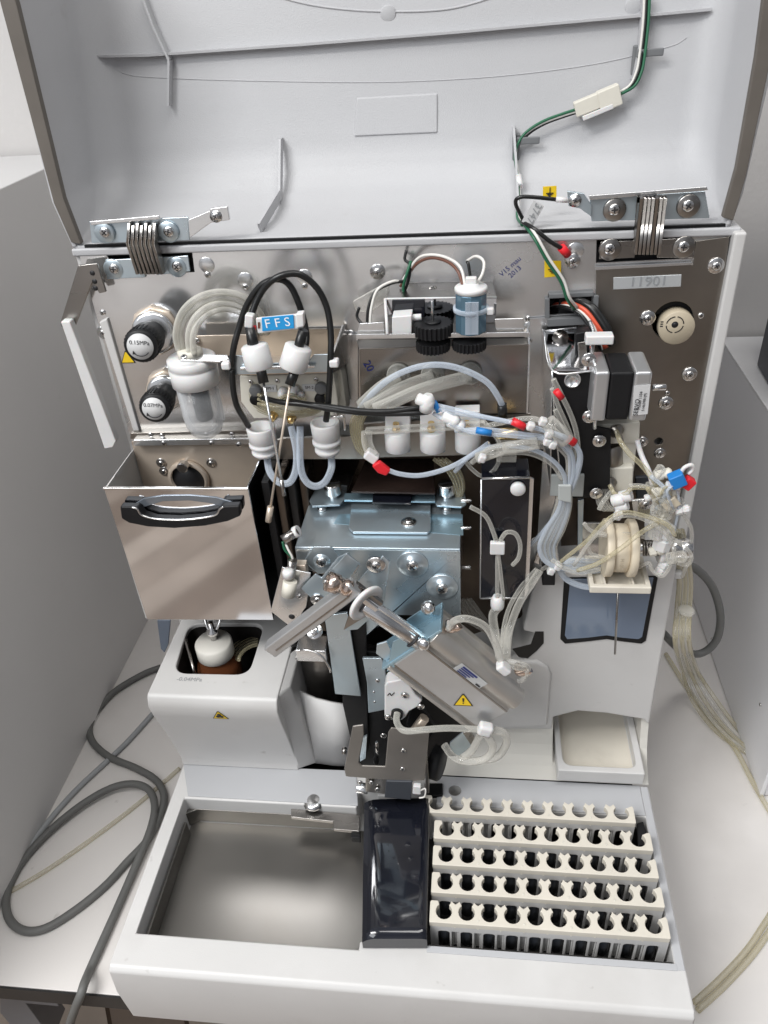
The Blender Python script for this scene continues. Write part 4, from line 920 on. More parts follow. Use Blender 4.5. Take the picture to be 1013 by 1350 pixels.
obj('tag_holder', plateY([(337,420),(399,414),(400,433),(340,440)], 530, 3), NYL, tg, .8, 3)
obj('tag_clasp', plateY([(323,415),(334,417),(333,434),(322,432)], 530, 7), NYL, tg, 1, 3); obj('tag_hook', plateY([(390,414),(400,413),(401,431),(391,433)], 528, 7), NYL, tg, 1, 3)
fcx = obj('tag_face', plateY([(345,419),(387,415),(388,433),(346,437)], 529, .8), TAG, tg, .3)
text('tag_text', 'F F S', PY(366,426,529), PY(387,415,529)-PY(345,419,529), ZA, 9.5, INKW, fcx, .15, 1.05)
obj('tag_slot', plateY([(340,425),(343,425),(343,433),(340,433)], 529.6, .4), BRW, tg); obj('red_band', plateY([(329,431),(337,431),(337,436),(329,435)], 531, 4), RED, tg, .5)
# ------------------------------------------------------------------ top centre mixing unit
mu = sub('mixing_unit', PY(560,420,575))
wb = 572
zt = PY(508,394,wb).z; zb = PY(508,428,wb).z
obj('back_wall', plateY([(508,394),(655,392),(654,425),(510,430)], wb, 1.5), MIR, mu, .2)
obj('white_edge', MB().tube([PY(508,394,wb-1), PY(655,392,wb-1)], .8, 8), NYL, mu); obj('white_edge', MB().tube([PY(508,394,wb-1), PY(511,441,wb-22)], 1.2, 8), NYL, mu)
obj('top_shelf', MB().prism([PY(508,394,wb), PY(655,392,wb), PY(650,372,599), PY(515,374,599)], (0,0,-1.2)), GST, mu, .2)
obj('floor_shelf', MB().prism([PY(470,443,wb-20), PY(680,440,wb-20), PY(680,424,wb+2), PY(478,428,wb+2)], (0,0,-1.4)), SSD, mu, .2)
obj('front_lip', plateY([(470,441),(698,438),(698,444),(470,447)], wb-21, 1.2), SS, mu, .2)
for q in ((485,436),(498,435),(665,429),(683,429)): screw(PY(*q, wb-12), (0,-.2,1), 2.6, mu)
obj('mount_tab', MB().prism([PY(*p, wb-16) for p in ((474,426),(506,424),(508,440),(470,443))], (0,-1,0)), SS, mu, .5); obj('mount_tab', MB().prism([PY(*p, wb-16) for p in ((652,420),(690,419),(692,434),(654,436))], (0,-1,0)), SS, mu, .5)
obj('white_block', plateY([(517,418),(543,416),(543,440),(517,442)], wb-18, 14), NYL, mu, .8, 3); obj('white_pin', MB().cyl(PY(543,419,wb-10), PY(556,418,wb-10), 2.6), NYL, mu)
obj('dark_block', plateY([(517,396),(560,395),(560,420),(517,422)], wb-4, 3), BLKG, mu, .5)
def gear(q, y, r_, h, n=26):
    c = PY(*q, y); out = []
    for i in range(n*4):
        t = 2*math.pi*i/(n*4); rr = r_ if i % 4 in (0, 1) else r_*.9; out.append(c+V((rr*math.cos(t), rr*math.sin(t), 0)))
    return MB().prism(out, (0,0,-h))
obj('gear', gear((571,425), wb-16, 15, 9), BLK, mu, .2); obj('gear', gear((571,449), wb-16, 13, 7), BLK, mu, .2); obj('gear', gear((619,447), wb-16, 13, 7), BLK, mu, .2)
obj('gear_hub', MB().lathe(PY(571,425,wb-16), ZA, [(6,0),(6,1.5),(0,1.5)], 20), BLK, mu); obj('gear_shaft', MB().cyl(PY(571,425,wb-16), PY(570,396,wb-16), 1.1), CHR, mu)
mt_ = sub('drive_motor', PY(620,430,wb-18), mu); M0 = PY(621,436,wb-18); M1 = PY(619,384,wb-18); hh = M1.z-M0.z
obj('motor_can', MB().lathe((M0.x,wb-18,M0.z), ZA, [(11,0),(11.8,.8),(11.8,hh-1),(11,hh),(0,hh)], 10, smooth=False), MOTB, mu, .8)
obj('motor_label', MB().box(M0.x-4, M0.x+5.5, wb-30.6, wb-29.6, M0.z+2, M0.z+hh-4), TUB, mu)
obj('motor_cap', MB().lathe((M0.x,wb-18,M0.z+hh), ZA, [(12,0),(12,3),(11,4),(6,4.4),(5,6),(0,6)], 30), NYL, mu)
obj('motor_clip', MB().obox((M0.x,wb-18,M0.z+hh+7), XA, YA, ZA, 8, 5, 7), NYL, mu, .8)
obj('zip_tie', MB().lathe((M0.x,wb-18,M0.z+hh*.52), ZA, [(12.0,0),(13.2,.3),(13.2,3),(12.0,3.3)], 36), TUB, mu); obj('zip_tie_head', MB().obox((M0.x+14,wb-22,M0.z+hh*.55), XA, YA, ZA, 5, 5, 5), NYL, mu, .8)
bpy.data.objects.remove(mt_)
for pts, mt in ((((612,382,555),(604,358,562),(590,345,572),(570,340,580),(552,346,585),(538,362,590),(528,378,590)), BRW), (((614,380,555),(608,354,562),(592,341,572),(570,336,580),(550,342,586),(530,372,590)), WWR),
                (((622,378,556),(618,350,560),(616,345,562)), BTB), (((625,378,556),(636,362,556),(638,345,562),(628,338,570),(616,344,575)), WWR),
                (((528,396,586),(538,372,586),(541,350,588),(534,342,590),(536,330,592)), BTB), (((534,398,586),(532,378,584),(537,360,584),(542,344,588)), GRN),
                (((484,430,566),(486,405,570),(495,385,575),(515,374,580),(535,370,585)), BTB), (((488,430,566),(490,405,570),(498,382,575),(518,371,580),(530,372,585)), WWR), (((480,430,566),(471,418,570),(474,405,572)), BTB)):
    obj('wire', MB().tube([PY(*p) for p in pts], 1.15, 8), mt, mu)
obj('clear_sheath', MB().prism([PY(*p, 585) for p in ((465,398),(510,373),(516,392),(490,412),(470,412))], (0,4,0)), CLR, mu, 1)
screw(PY(571,382,590), (0,-.4,1), 3.4, mu, 0, SCRD)
# shroud box below it
sh = obj('steel_shroud', plateY([(474,460),(697,454),(694,545),(476,548)], 566, 1.6), GST, AN, .6)
obj('shroud_top', MB().prism([PY(474,460,566), PY(697,454,566), PY(695,446,598), PY(470,448,598)], (0,0,-1)), SSD, sh)
obj('shroud_side', MB().prism([PY(697,454,566.5), PY(694,545,566.5), PY(694,545,566.5)+V((0,32,0)), PY(697,454,566.5)+V((0,32,0))], (1.4,0,0)), SS, sh)
obj('shroud_flange', plateY([(456,442),(472,441),(472,560),(456,560)], 597, 1.5), SS, sh); obj('shroud_flange', plateY([(699,420),(722,419),(718,560),(697,560)], 597.5, 1.5), SS, sh)
text('handwriting', '20', PY(486,483,565.5), V((.45,0,-.9)), V((.9,0,.45)), 9, INKB, sh, .2)
for k, (q, e) in enumerate((((526,493),(476,535)), ((571,492),(484,538)), ((620,491),(494,540)))):
    p = PY(*q, 566); obj('hose_collar', MB().lathe(p, FR, [(9.5,0),(9.5,3),(8.5,4),(5.5,4),(5,7),(0,7)], 30), HOS, sh)
    a = p+V((0,-7,0)); b_ = PY(*e, 548-k*4); m_ = (a+b_)/2+V((2,-3,5))
    obj('fat_hose', MB().tube([a, m_, b_], 5.2, 14), HOS, sh)
for k in range(5): obj('hose_coil', MB().tube([PY(476+3*k,535,550), PY(464+3*k,560,552), PY(472+3*k,590,556), PY(486,604,560)], 2.2, 8), YEL, sh)
obj('milky_line', MB().tube([PY(*p) for p in ((470,545,548),(490,520,546),(520,496,544),(560,482,542),(600,484,542),(640,502,542),(658,525,543),(664,540,545))], 2.4, 12), TUB, AN)
obj('line_boot', MB().tube([PY(662,533,544), PY(663,548,545)], 3.8, 14), BTB, AN)
# ------------------------------------------------------------------ pinch valves
obj('valve_rail', plateY([(462,560),(700,545),(700,598),(470,604)], 575, 3), SSD, AN, .4)
for i, x in enumerate((525, 571, 617)):
    v_ = sub('pinch_valve', PY(x,590,548)); c = PY(x, 592, 548)
    obj('valve_body', MB().lathe((c.x,548,c.z), ZA, [(9.6,0),(10.4,.8),(10.4,17),(9.8,18),(0,18)], 34), NYL, v_)
    obj('valve_block', plateY([(x-17,545-i),(x+16,544-i),(x+16,572),(x-17,573)], 550, 12), NYL, v_, .8, 3)
    obj('valve_base', plateY([(x-15,588),(x+15,588),(x+16,597),(x-15,598)], 556, 6), TUB, v_, .8)
    obj('brass_fitting', MB().lathe(PY(x-2,572-i,546), ZA, [(3.4,0),(3.4,5),(2.6,6),(2.6,10),(0,10)], 8, smooth=False), BRS, v_)
    for dx in (-13, 12): screw(PY(x+dx, 561, 551.5), FR, 2.0, v_)
obj('manifold_bar', plateY([(481,567),(640,558),(640,566),(482,574)], 536, 6), CLR, AN, 1.2, 3)
obj('manifold_elbow', MB().tube([PY(*p) for p in ((484,569,538),(484,582,536),(488,594,534),(494,602,532))], 4.6, 14), CLR, AN)
obj('nylon_nut', MB().obox(PY(490,601,532), (1,0,-.8), YA, (.8,0,1), 11, 9, 8), NYL, AN, 1.5, 3)
obj('red_sleeve', MB().prism([PY(*p, 530) for p in ((491,611),(501,605),(516,617),(510,624),(499,620))], (0,-5,0)), RED, AN, 1.5, 3)
obj('milky_line', MB().tube([PY(*p) for p in ((512,620,528),(528,625,526),(552,627,525),(580,621,525),(604,611,524),(628,596,523),(645,584,523))], 2.0, 12), TUB, AN)
# ------------------------------------------------------------------ tube harness from the valves to the dispenser column
def tubes(group, name='tubing'):
    for pts, r_, mt in group: r_ *= .86 if mt is not TUB else .92; obj(name, MB().tube([PY(*p) for p in pts], r_, 10), mt, AN)
tubes([
 (((560,536,530),(580,540,526),(610,546,522),(650,552,518),(690,560,516),(730,572,514),(756,586,514),(766,600,516),(762,625,520),(750,655,524)), 1.8, TUB),
 (((565,532,530),(600,540,524),(640,550,518),(680,558,515),(720,568,513),(752,580,514),(764,598,516),(760,622,520),(748,655,524)), 2.0, TUB),
 (((572,545,530),(590,556,522),(615,568,518),(640,572,516),(690,576,514),(730,580,514),(750,592,516),(756,608,518),(755,630,520),(746,656,524)), 1.8, TUB),
 (((600,568,522),(640,566,518),(690,572,515),(725,578,514),(745,592,516),(752,610,518),(750,656,524)), 1.8, TUB),
 (((622,610,524),(645,592,520),(680,584,516),(720,582,514),(742,594,516),(750,612,520),(745,656,526)), 2.6, CLR),
 (((600,622,528),(622,600,524),(655,588,520),(700,592,516),(730,608,516),(745,630,520),(742,656,526)), 1.9, TUB),
 (((640,602,530),(670,597,526),(700,598,522),(728,612,522),(742,632,524)), 2.4, CLR),
 (((625,540,560),(650,570,540),(660,590,535),(655,615,532),(638,628,530),(622,618,530),(612,605,530)), 2.0, CLR),
 (((640,562,540),(690,552,535),(716,556,530),(740,575,528)), 2.4, CLR),
 (((730,500,540),(740,520,540),(752,545,540),(760,570,538),(762,600,534),(756,640,530)), 2.4, CLR),
 (((728,512,540),(736,535,540),(748,562,540),(756,590,536),(756,640,530)), 2.2, CLR),
 (((732,540,540),(742,560,538),(750,580,536),(752,640,530)), 2.2, CLR),
])
for k in range(8):
    o_ = k-3.5
    tubes([(((747+o_*1.6,650,526),(744+o_*2,672,526),(732+o_*3.2,698,526),(722+o_*3,722,524+k),(730+o_*2.4,742+k*1.4,522+k),(752,752-k*2.2,522+k),(775,754-k*2.4,524),(795,752-k*2,528)), 1.9 if k % 3 else 2.2, TUB if k % 2 == 0 else CLR)])
tubes([(((742,656,526),(738,672,528),(715,702,530),(696,722,532)), 1.9, TUB), (((738,656,528),(730,680,530),(722,700,535),(716,720,540)), 2.2, CLR)])
obj('harness_sleeve', MB().tube([PY(722,556,512), PY(748,581,510)], 6.2, 14), CLR, AN); obj('harness_sleeve', MB().tube([PY(665,592,516), PY(710,583,512)], 5, 14), CLR, AN)
obj('harness_sleeve', MB().tube([PY(630,604,520), PY(668,590,516)], 4.6, 14), CLR, AN)
for q in ((700,562),(724,572),(729,586),(636,604),(716,556),(722,582)): obj('cable_tie', MB().obox(PY(q[0],q[1],510), V((1,.2,-.4)), YA, V((.4,0,1)), 6, 7, 6), NYL, AN, 1.6, 3)
for a, b_, mt, r_ in (((676,555),(692,563),RED,3.0),((749,578),(758,584),RED,3.2),((628,567),(648,571),BLU,2.6),((572,530),(579,542),BLU,2.4),((733,515),(741,525),RED,2.6)):
    obj('marker_sleeve', MB().tube([PY(*a, 514 if a[0] > 600 and a[0] != 733 else 527), PY(*b_, 514 if a[0] > 600 and a[0] != 733 else 527)], r_, 12), mt, AN)
for q in ((562,530),(596,553),(603,560)): obj('nylon_coupling', MB().lathe(PY(*q, 524), (1,0,-.5), [(3,-8),(4.4,-7),(4.4,0),(5.2,1),(5.2,4),(3,6)], 16), NYL, AN)
obj('nylon_coupling', MB().lathe(PY(563,534,524), (.2,0,1), [(5,-5),(5.5,0),(5,6),(3,9)], 16), NYL, AN)
obj('amber_fitting', MB().lathe(PY(668,572,545), (1,0,0), [(5,-8),(5,8),(4,9)], 16), BRS, AN); obj('clear_block', MB().obox(PY(668,592,545), XA, YA, ZA, 16, 10, 20), CLR, AN, 1)
sd = obj('tube_saddle', plateY([(727,627),(771,626),(769,655),(725,654)], 540, 3), PGS, AN, .6); obj('saddle_strap', plateY([(736,640),(754,640),(754,664),(736,660)], 518, 3), PGS, sd, 1.2, 3)
# ------------------------------------------------------------------ black mirror box (waste trap) with white button
tb_ = obj('smoked_box', plateY([(635,632),(699,630),(692,788),(633,789)], 520, 30), BLKG, AN, .6)
obj('box_edge', MB().tube([PY(635,631,519.5), PY(699,629.5,519.5)], 1.1, 8), CHR, tb_); obj('box_edge', MB().tube([PY(691.5,788,519.5), PY(633,789,519.5)], .8, 8), SS, tb_)
obj('box_edge', MB().tube([PY(635,632,519.5), PY(633,788,519.5)], .7, 8), SS, tb_); obj('box_flank', plateY([(699,630),(704,632),(697,778),(692,788)], 522, 2), SS, tb_)
obj('white_button', MB().lathe(PY(683,643,519), FR, [(6,0),(6,3),(5,4.2),(0,4.5)], 30), NYL, tb_)
tubes([(((620,668,516),(640,680,514),(650,700,513),(656,722,512),(656,745,512),(656,790,514)), 2.2, CLR), (((660,712,512),(668,702,511),(680,704,511),(686,718,511),(684,735,512),(676,745,513)), 2.2, CLR), (((657,728,511),(661,760,512),(664,790,514)), 2.0, CLR)])
obj('nylon_coupling', MB().obox(PY(656,722,511), XA, YA, ZA, 12, 5, 12), NYL, AN, 1)
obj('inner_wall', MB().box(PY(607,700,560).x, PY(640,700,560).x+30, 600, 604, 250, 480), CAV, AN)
for k in range(5): tubes([(((600+5*k,790,560),(610+10*k,815+4*k,555),(640+6*k,830+5*k,550),(660+3*k,850,545)), 2.4, CLR)], 'rear_tube')
for k in range(4): tubes([(((572+5*k,605,575),(590+5*k,620,570),(602+3*k,645,575),(600,670,580)), 2.0, YEL)], 'rear_tube')
# ------------------------------------------------------------------ dispenser column (black) with stepper motor
dc = sub('dispenser_column', PY(760,560,545)); yd = 543
obj('column_face', plateY([(729,489),(784,489),(784,562),(806,566),(804,655),(740,658),(727,640)], yd, 2), BLK, dc, .5)
obj('column_side', MB().prism([PY(729,489,yd+2), PY(727,640,yd+2), PY(727,640,yd+2)+V((0,52,0)), PY(717,434,yd+50)], (-1.2,0,0)), SS, dc, .3)
obj('column_edge', MB().tube([PY(728,489,yd), PY(732,560,yd), PY(736,640,yd), PY(712,745,yd)], .8, 8), SS, dc)
obj('column_roof', MB().prism([PY(729,489,yd), PY(782,489,yd), PY(782,434,yd+48), PY(717,436,yd+48)], (0,0,-1)), MIR, dc)
obj('roof_edge', MB().tube([PY(717,436,yd+48), PY(729,489,yd-.5), PY(783,489,yd-.5)], .8, 8), SS, dc); obj('roof_edge', MB().tube([PY(716,437,yd+48), PY(760,432,yd+48)], .8, 8), SS, dc)
obj('face_hole', MB().lathe(PY(755,501,yd), FR, [(6.2,0),(6.2,.8),(5.2,1.0),(5.2,.2),(0,.2)], 28), SS, dc)
for q in ((739,445),): obj('roof_boss', MB().lathe(PY(*q, yd+36), (0,-.7,.7), [(6,0),(6,1.5),(3,2),(3,3),(0,3)], 22), GST, dc)
obj('limit_switch', MB().prism([PY(*p, yd+18) for p in ((759,440),(778,436),(778,480),(758,484))], (0,10,0)), BLK, dc, 1); obj('switch_cover', plateY([(762,452),(774,450),(774,484),(764,486)], yd+14, 3), GST, dc, .6)
obj('bent_plate', MB().tube([PY(778,424,yd+30), PY(783,440,yd+18), PY(781,470,yd), PY(787,490,yd-10), PY(785,520,yd-10), PY(784,565,yd-10)], 1.4, 8), SS, dc)
obj('tie_anchor', MB().obox(PY(790,446,yd+6), XA, YA, ZA, 20, 10, 7), NYL, dc, 1.2, 3)
mo_ = sub('stepper_motor', PY(825,520,535), dc)
for n_, (x0, x1), mt in (('front_flange',(785,806),ALU),('stator',(806,838),BLK),('rear_flange',(838,862),ALU)):
    a, b_ = PY(x0, 491, 522), PY(x1, 490, 522); lo_ = PY(790, 556, 522).z
    obj(n_, MB().box(a.x, b_.x-.3, 522 if n_ != 'stator' else 523.5, 560, lo_, a.z if n_ != 'stator' else a.z-1), mt, dc if False else mo_, 2.2, 3)
obj('motor_shaft', MB().cyl(PY(860,511,540), PY(878,510,540), 2.6), CHR, mo_)
lb = obj('motor_label', plateY([(836,509),(858,507),(854,546),(834,548)], 521.3, .5), STK, mo_)
text('label_text', 'SERVO', PY(839.5,537,521), ZA, -XA, 4.6, INK, lb, .12); text('label_text', 'Model 1104', PY(844,528,521), ZA, -XA, 3.0, INK, lb, .12); text('label_text', 'S H639B1(9)', PY(849.5,530,521), ZA, -XA, 2.8, INK, lb, .12)
for q, y in (((776,474),540),((777,549),532),((790,581),541),((786,650),541)): screw(PY(*q, y), FR, 2.8, dc, 1)
# syringe pump
sy = sub('syringe_pump', PY(815,620,560))
obj('upper_block', plateY([(784,560),(844,557),(843,584),(793,586)], 552, 14), BEI if False else IVO, sy, .8)
obj('barrel', MB().cyl(PY(806,584,560), PY(808,620,560), 9), SSD, sy); obj('barrel_guard', plateY([(821,583),(840,583),(836,622),(820,618)], 556, 6), IVO, sy, .8)
obj('lower_block', plateY([(792,618),(836,616),(834,655),(800,660)], 550, 14), IVO, sy, 1.5, 3)
for q in ((812,567),(803,636)): obj('port_fitting', MB().lathe(PY(*q, 550), (.2,-1,-.2), [(6,0),(6,2),(3.4,3),(2.4,10),(2,14)], 18), SSD, sy)
tubes([(((813,568,540),(818,582,530),(830,598,522),(845,612,518),(858,628,516),(866,640,516)), 2.2, YEL), (((804,640,540),(812,652,530),(826,650,522),(835,643,520),(860,644,516),(885,650,515)), 2.0, YEL),
       (((840,580,545),(846,600,540),(856,622,530),(861,640,525)), 2.4, NYL), (((806,648,535),(795,662,530),(790,672,528)), 2.2, CLR), (((770,690,525),(780,700,525),(800,704,524),(830,704,522),(850,708,520)), 2, CLR),
       (((830,640,520),(850,641,516),(874,650,514)), 1.9, CLR), (((858,628,516),(874,640,514),(890,655,515)), 2.2, YEL)])
for q in ((815,659),(825,654),(820,667)): obj('nylon_coupling', MB().lathe(PY(*q, 525), (1,-.3,.5), [(4,-5),(5,-4),(5,4),(4,5)], 14), NYL, AN)
# lower dark bracket and cam
obj('black_block', plateY([(717,740),(733,742),(732,772),(715,772)], 530, 12), BLK, AN, .8); obj('bracket_plate', plateY([(708,728),(735,720),(738,745),(720,748),(704,742)], 545, 3), SS, AN, .5); screw(PY(722,733,544), FR, 2.6, AN)
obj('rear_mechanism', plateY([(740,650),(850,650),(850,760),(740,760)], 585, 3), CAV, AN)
obj('rear_bracket', plateY([(762,690),(798,690),(798,735),(764,738)], 560, 3), SS, AN, .5); obj('rear_bracket', plateY([(762,660),(770,658),(768,720),(762,722)], 556, 3), ZN, AN, .5)
obj('sensor_bracket', plateY([(833,660),(862,657),(862,678),(836,682)], 548, 3), SS, AN, .8); screw(PY(851,664,547), FR, 3, AN, 1); obj('amber_window', plateY([(842,670),(858,668),(856,682),(842,684)], 546, 2), YEL, AN)
obj('dark_bracket', plateY([(838,630),(862,628),(862,660),(840,664)], 575, 4), MON, AN, .8)
# probe spool
spl = sub('wash_spool', PY(817,723,528)); O = PY(817,722,528)
def disc(name, x0, x1, r_, mt=BEI, n=48): return obj(name, MB().lathe((x0,O.y,O.z), XA, [(r_-1,0),(r_,.8),(r_,x1-x0-.8),(r_-1,x1-x0),(0,x1-x0)], n), mt, spl)
xa = PY(795,722,528).x; xb = PY(840,722,528).x
disc('flange', xa, xa+6.5, 24.5); disc('flange', xb-8.5, xb-2, 24.5); disc('hub', xa+6.5, xb-8.5, 20.5)
text('moulded_mark', 'H10A', (O.x-1.2, O.y-20.6, O.z-1), ZA*-1, XA, 4.5, BUF, spl, .1)
disc('shaft', xb-2, xb+8, 5, CHR)
mb = MB(); pts = []
for k in range(0, 61): t = k/60*2*math.pi*6; pts.append((xb+4+k/60*14, O.y+6.4*math.cos(t), O.z+6.4*math.sin(t)))
obj('spring', mb.tube(pts, .8, 6, 1), GST, spl); disc('end_collar', xb+17, xb+22, 13, NYL, 36)
xc = PY(882,715,528).x; obj('drive_cylinder', MB().lathe((xc,O.y-2,O.z+2), XA, [(8,0),(8.4,.4),(8.4,8),(8,8.4),(8,9.5),(8.4,10),(8.4,17.5),(7.8,18),(0,18)], 36), CHR, spl)
dt = sub('drip_tray', PY(820,765,520)); zt_ = PY(820,752,528).z-4
z1 = 430
fr0 = PY(778,776,505); zt_ = fr0.z+2
obj('tray_body', MB().box(fr0.x, PY(861,768,505).x, 505, 548, zt_-7, zt_), BEI if False else CR, dt, 1.2, 3, cutters=[MB().box(fr0.x+4, fr0.x+12, 510, 545, zt_-5, zt_+3), MB().box(fr0.x+14, PY(840,768,505).x-2, 510, 545, zt_-5, zt_+3), MB().box(PY(840,768,505).x, PY(861,768,505).x-4, 510, 545, zt_-5, zt_+3)])
obj('tray_needle', MB().tube([PY(815,776,520), PY(811,862,520)], 1.0, 10), GST, dt)
# connector cluster on the right
random.seed(11)
cl = sub('connector_cluster', PY(880,670,515))
for q, d_, r_ in (((868,622),(.4,0,1),3.6),((875,625),(.9,0,.3),4),((862,640),(1,0,.2),3.6),((872,648),(1,-.2,.5),4.4),((884,652),(.5,0,1),4.4),((868,664),(.2,0,1),4.6),((880,668),(1,0,-.2),4.2),((892,664),(.7,0,.7),3.8),
                  ((872,680),(.2,.1,1),5),((868,694),(0,0,1),7),((880,694),(.6,0,-.5),4),((900,672),(1,0,.3),3.6),((888,640),(1,0,0),3.5),((876,708),(.1,0,1),7.5),((866,726),(1,0,.3),4),((892,735),(1,0,.2),5),((873,748),(.3,0,1),4.5),((858,655),(1,0,.4),3)):
    obj('nylon_coupling', MB().lathe(PY(q[0],q[1],512+random.uniform(-6,8)), d_, [(r_*.6,-r_*1.6),(r_,-r_*1.4),(r_,-r_*.2),(r_*.75,0),(r_,r_*.3),(r_,r_*1.2),(r_*.5,r_*1.6)], 14 if q[1] % 2 else 8, smooth=bool(q[1] % 2)), (NYL, CLR, IVO)[q[0] % 3], cl)
obj('blue_connector', MB().obox(PY(893,632,506), V((1,0,.55)), YA, V((-.55,0,1)), 11, 9, 11), BLU, cl, 1); obj('red_connector', MB().obox(PY(907,636,508), V((1,0,-.7)), YA, V((.7,0,1)), 8, 8, 9), RED, cl, 1)
obj('tube_loop', MB().tube([PY(*p) for p in ((897,626,508),(902,617,508),(911,613,509),(914,618,510),(908,625,510))], 1.6, 8), NYL, cl)
obj('union_block', MB().obox(PY(884,662,510), V((1,0,.8)), YA, V((-.8,0,1)), 12, 8, 9), BEI, cl, 1)
for k in range(16):
    a = (856+random.uniform(0,44), 622+random.uniform(0,50)); b_ = (862+random.uniform(0,44), 655+random.uniform(0,80)); m_ = ((a[0]+b_[0])/2+random.uniform(-18,18), (a[1]+b_[1])/2+random.uniform(-14,14))
    yy = 512+random.uniform(-8,10); obj('cluster_tube', MB().tube([PY(*a, yy), PY(*m_, yy-5), PY(*b_, yy+2)], random.choice((1.0,1.3,1.6)), 8), random.choice((YEL,CLR,CLR,TUB)), cl)
for pts, r_, mt in ((((757,745,515),(780,712,508),(800,692,504),(812,682,502),(835,680,502),(860,690,502),(878,704,502),(888,722,504),(890,740,506)), 2.0, CLR), (((740,740,520),(775,712,510),(795,690,506),(820,676,503),(850,680,502),(880,692,502),(890,706,503)), 2.0, YEL),
                    (((762,752,515),(790,742,506),(820,722,502),(840,706,502),(858,694,503),(868,690,505)), 2.2, YEL), (((798,735,512),(780,730,512),(776,716,514),(784,706,516),(800,706,516)), 2, CLR),
                    (((842,748,515),(856,742,512),(860,752,512),(872,760,512),(882,750,512),(886,735,512)), 1.8, CLR), (((880,706,506),(904,722,508),(912,735,510),(906,745,512),(894,742,512)), 2, CLR),
                    (((900,676,512),(912,700,520),(908,735,530),(900,760,540)), 2, CLR), (((735,745,530),(745,762,528),(765,772,526),(785,775,524)), 3.2, TUB), (((792,750,520),(764,756,518),(742,748,518),(728,738,520)), 2.2, CLR), (((700,770,535),(716,750,530),(738,742,525)), 2.2, CLR)):
    obj('cluster_tube', MB().tube([PY(*p) for p in pts], r_*.85, 10), mt, cl)
for q in ((815,679),(727,752),(736,746)): obj('cable_tie', MB().obox(PY(q[0],q[1],508 if q[0] > 800 else 522), V((1,.1,-.4)), YA, V((.4,0,1)), 6, 7, 7), NYL, AN, 1.5, 3)
for k in range(4): tubes([(((792+3*k,640,545),(788+4*k,660,542),(796+4*k,672,542),(802+3*k,668,545)), 1.8, CLR)], 'rear_tube')
# ------------------------------------------------------------------ pull-out tray at the right
zt2 = 158
oc = [PZ(*p, zt2) for p in ((732,946),(841,946),(851,1021),(736,1015))]
ic = [PZ(*p, zt2+1) for p in ((744,938),(832,938),(838,985),(834,1002),(824,1008),(762,1005),(748,1000),(742,985))]
x0_, x1_ = oc[3].x, oc[2].x; y0_ = (oc[2].y+oc[3].y)/2
wt = empty('slide_out_tray', ((x0_+x1_)/2, 530, 134), 'shallow cream plastic tray pulled out of the slot at the right of the housing', 'tray')
obj('tray_shell', MB().box(x0_, x1_, y0_, 595, zt2-17, zt2), W, wt, 1.8, 4, cutters=[MB().prism(fillet([V((x0_+6,y0_+7,zt2+5)), V((x1_-7,y0_+7,zt2+5)), V((x1_-7,600,zt2+5)), V((x0_+6,600,zt2+5))], 10), (0,0,-18))])
obj('tray_liner', MB().box(x0_+6.2, x1_-7.2, y0_+7.2, 597, zt2-13.4, zt2-12.8), CR, wt)
# ------------------------------------------------------------------ cables and tubes lying on the bench
def zc(l, z=5, s=2.026, ox=0, oy=860): return [PZ(ox+x/s, oy+y/s, z) for x, y in l]
p1 = zc([(430,40),(380,60),(300,110),(246,180),(244,232),(290,278),(360,308),(415,340),(438,380),(430,430),(395,500),(340,560),(280,625),(200,690),(120,738),(60,742),(22,705),(20,640),(60,560),(130,485),(220,415),(300,372),(360,362),(402,378),(417,420),(405,480),(370,560),(320,670),(262,800),(232,868)])
for i in range(19, 27): p1[i].z = 5+8*math.sin(math.pi*(i-18)/9)
yb_ = yb; p1[-1] = PZ(240/2.026, 860+850/2.026, 5)
p1 += [PY(226/2.026, 860+884/2.026, yb+1), PY(216/2.026, 860+915/2.026, yb-9), PY(200/2.026, 860+955/2.026, yb-13), PY(186/2.026, 860+1000/2.026, yb-13), PY(176/2.026, 860+1080/2.026, yb-12)]
obj('power_cable', MB().tube(p1, 4.6, 14), CAB, None, label='dark grey cable looped on the bench and hanging over its front edge', cat='cable')
obj('signal_cable', MB().tube(zc([(450,120),(405,168),(330,250),(200,372),(100,490),(40,585),(-40,700)], 3.6), 3.6, 12), CABL, None, label='pale grey cable running straight along the grey cabinet', cat='cable')
obj('drain_tube', MB().tube(zc([(480,310),(440,345),(350,420),(230,510),(120,585),(40,632),(-60,690)], 2.8), 2.6, 12), YEL, None, label='yellowed clear tube lying under the looped cable on the bench', cat='tube')
obj('rear_cable', MB().tube([PY(895,742,600), PY(918,750,606), PY(940,775,612), PY(950,812,616), PY(944,845,618), PY(922,862,618), PY(895,855,614), PY(875,835,600)], 4.0, 14), CAB, None, label='dark grey cable looping behind the clear tubes at the right', cat='cable')
g = 'clear tubes hanging from the connector cluster'
labs = ['clear tube of the hanging bundle passing nearest the machine', 'second clear tube of the hanging bundle, counted from the machine', 'middle clear tube of the hanging bundle', 'clear tube of the hanging bundle bulging out to the right', 'outermost clear tube of the hanging bundle']
for k in range(5):
    o_ = (k-2)*5
    pts = [PY(893+o_*.6,700,540), PY(903+o_*.7,760,565), PY(901+o_*.8,805,575), PY(900+o_*.9,850,560)]
    pts += [PZ(912+o_*1.1,890,60), PZ(930+o_*1.6,925,16), PZ(958+o_*1.6,962,4+k%2*4), PZ(990+o_,990,4+k%3*3), PZ(1030+o_,1010+k*6,4), PZ(1120+o_,1060+k*8,4)]
    obj('hanging_tube', MB().tube(pts, 2.2 if k % 2 else 2.6, 12, 6), YEL if k % 2 == 0 else CLR, None, label=labs[k], cat='tube', group=g)
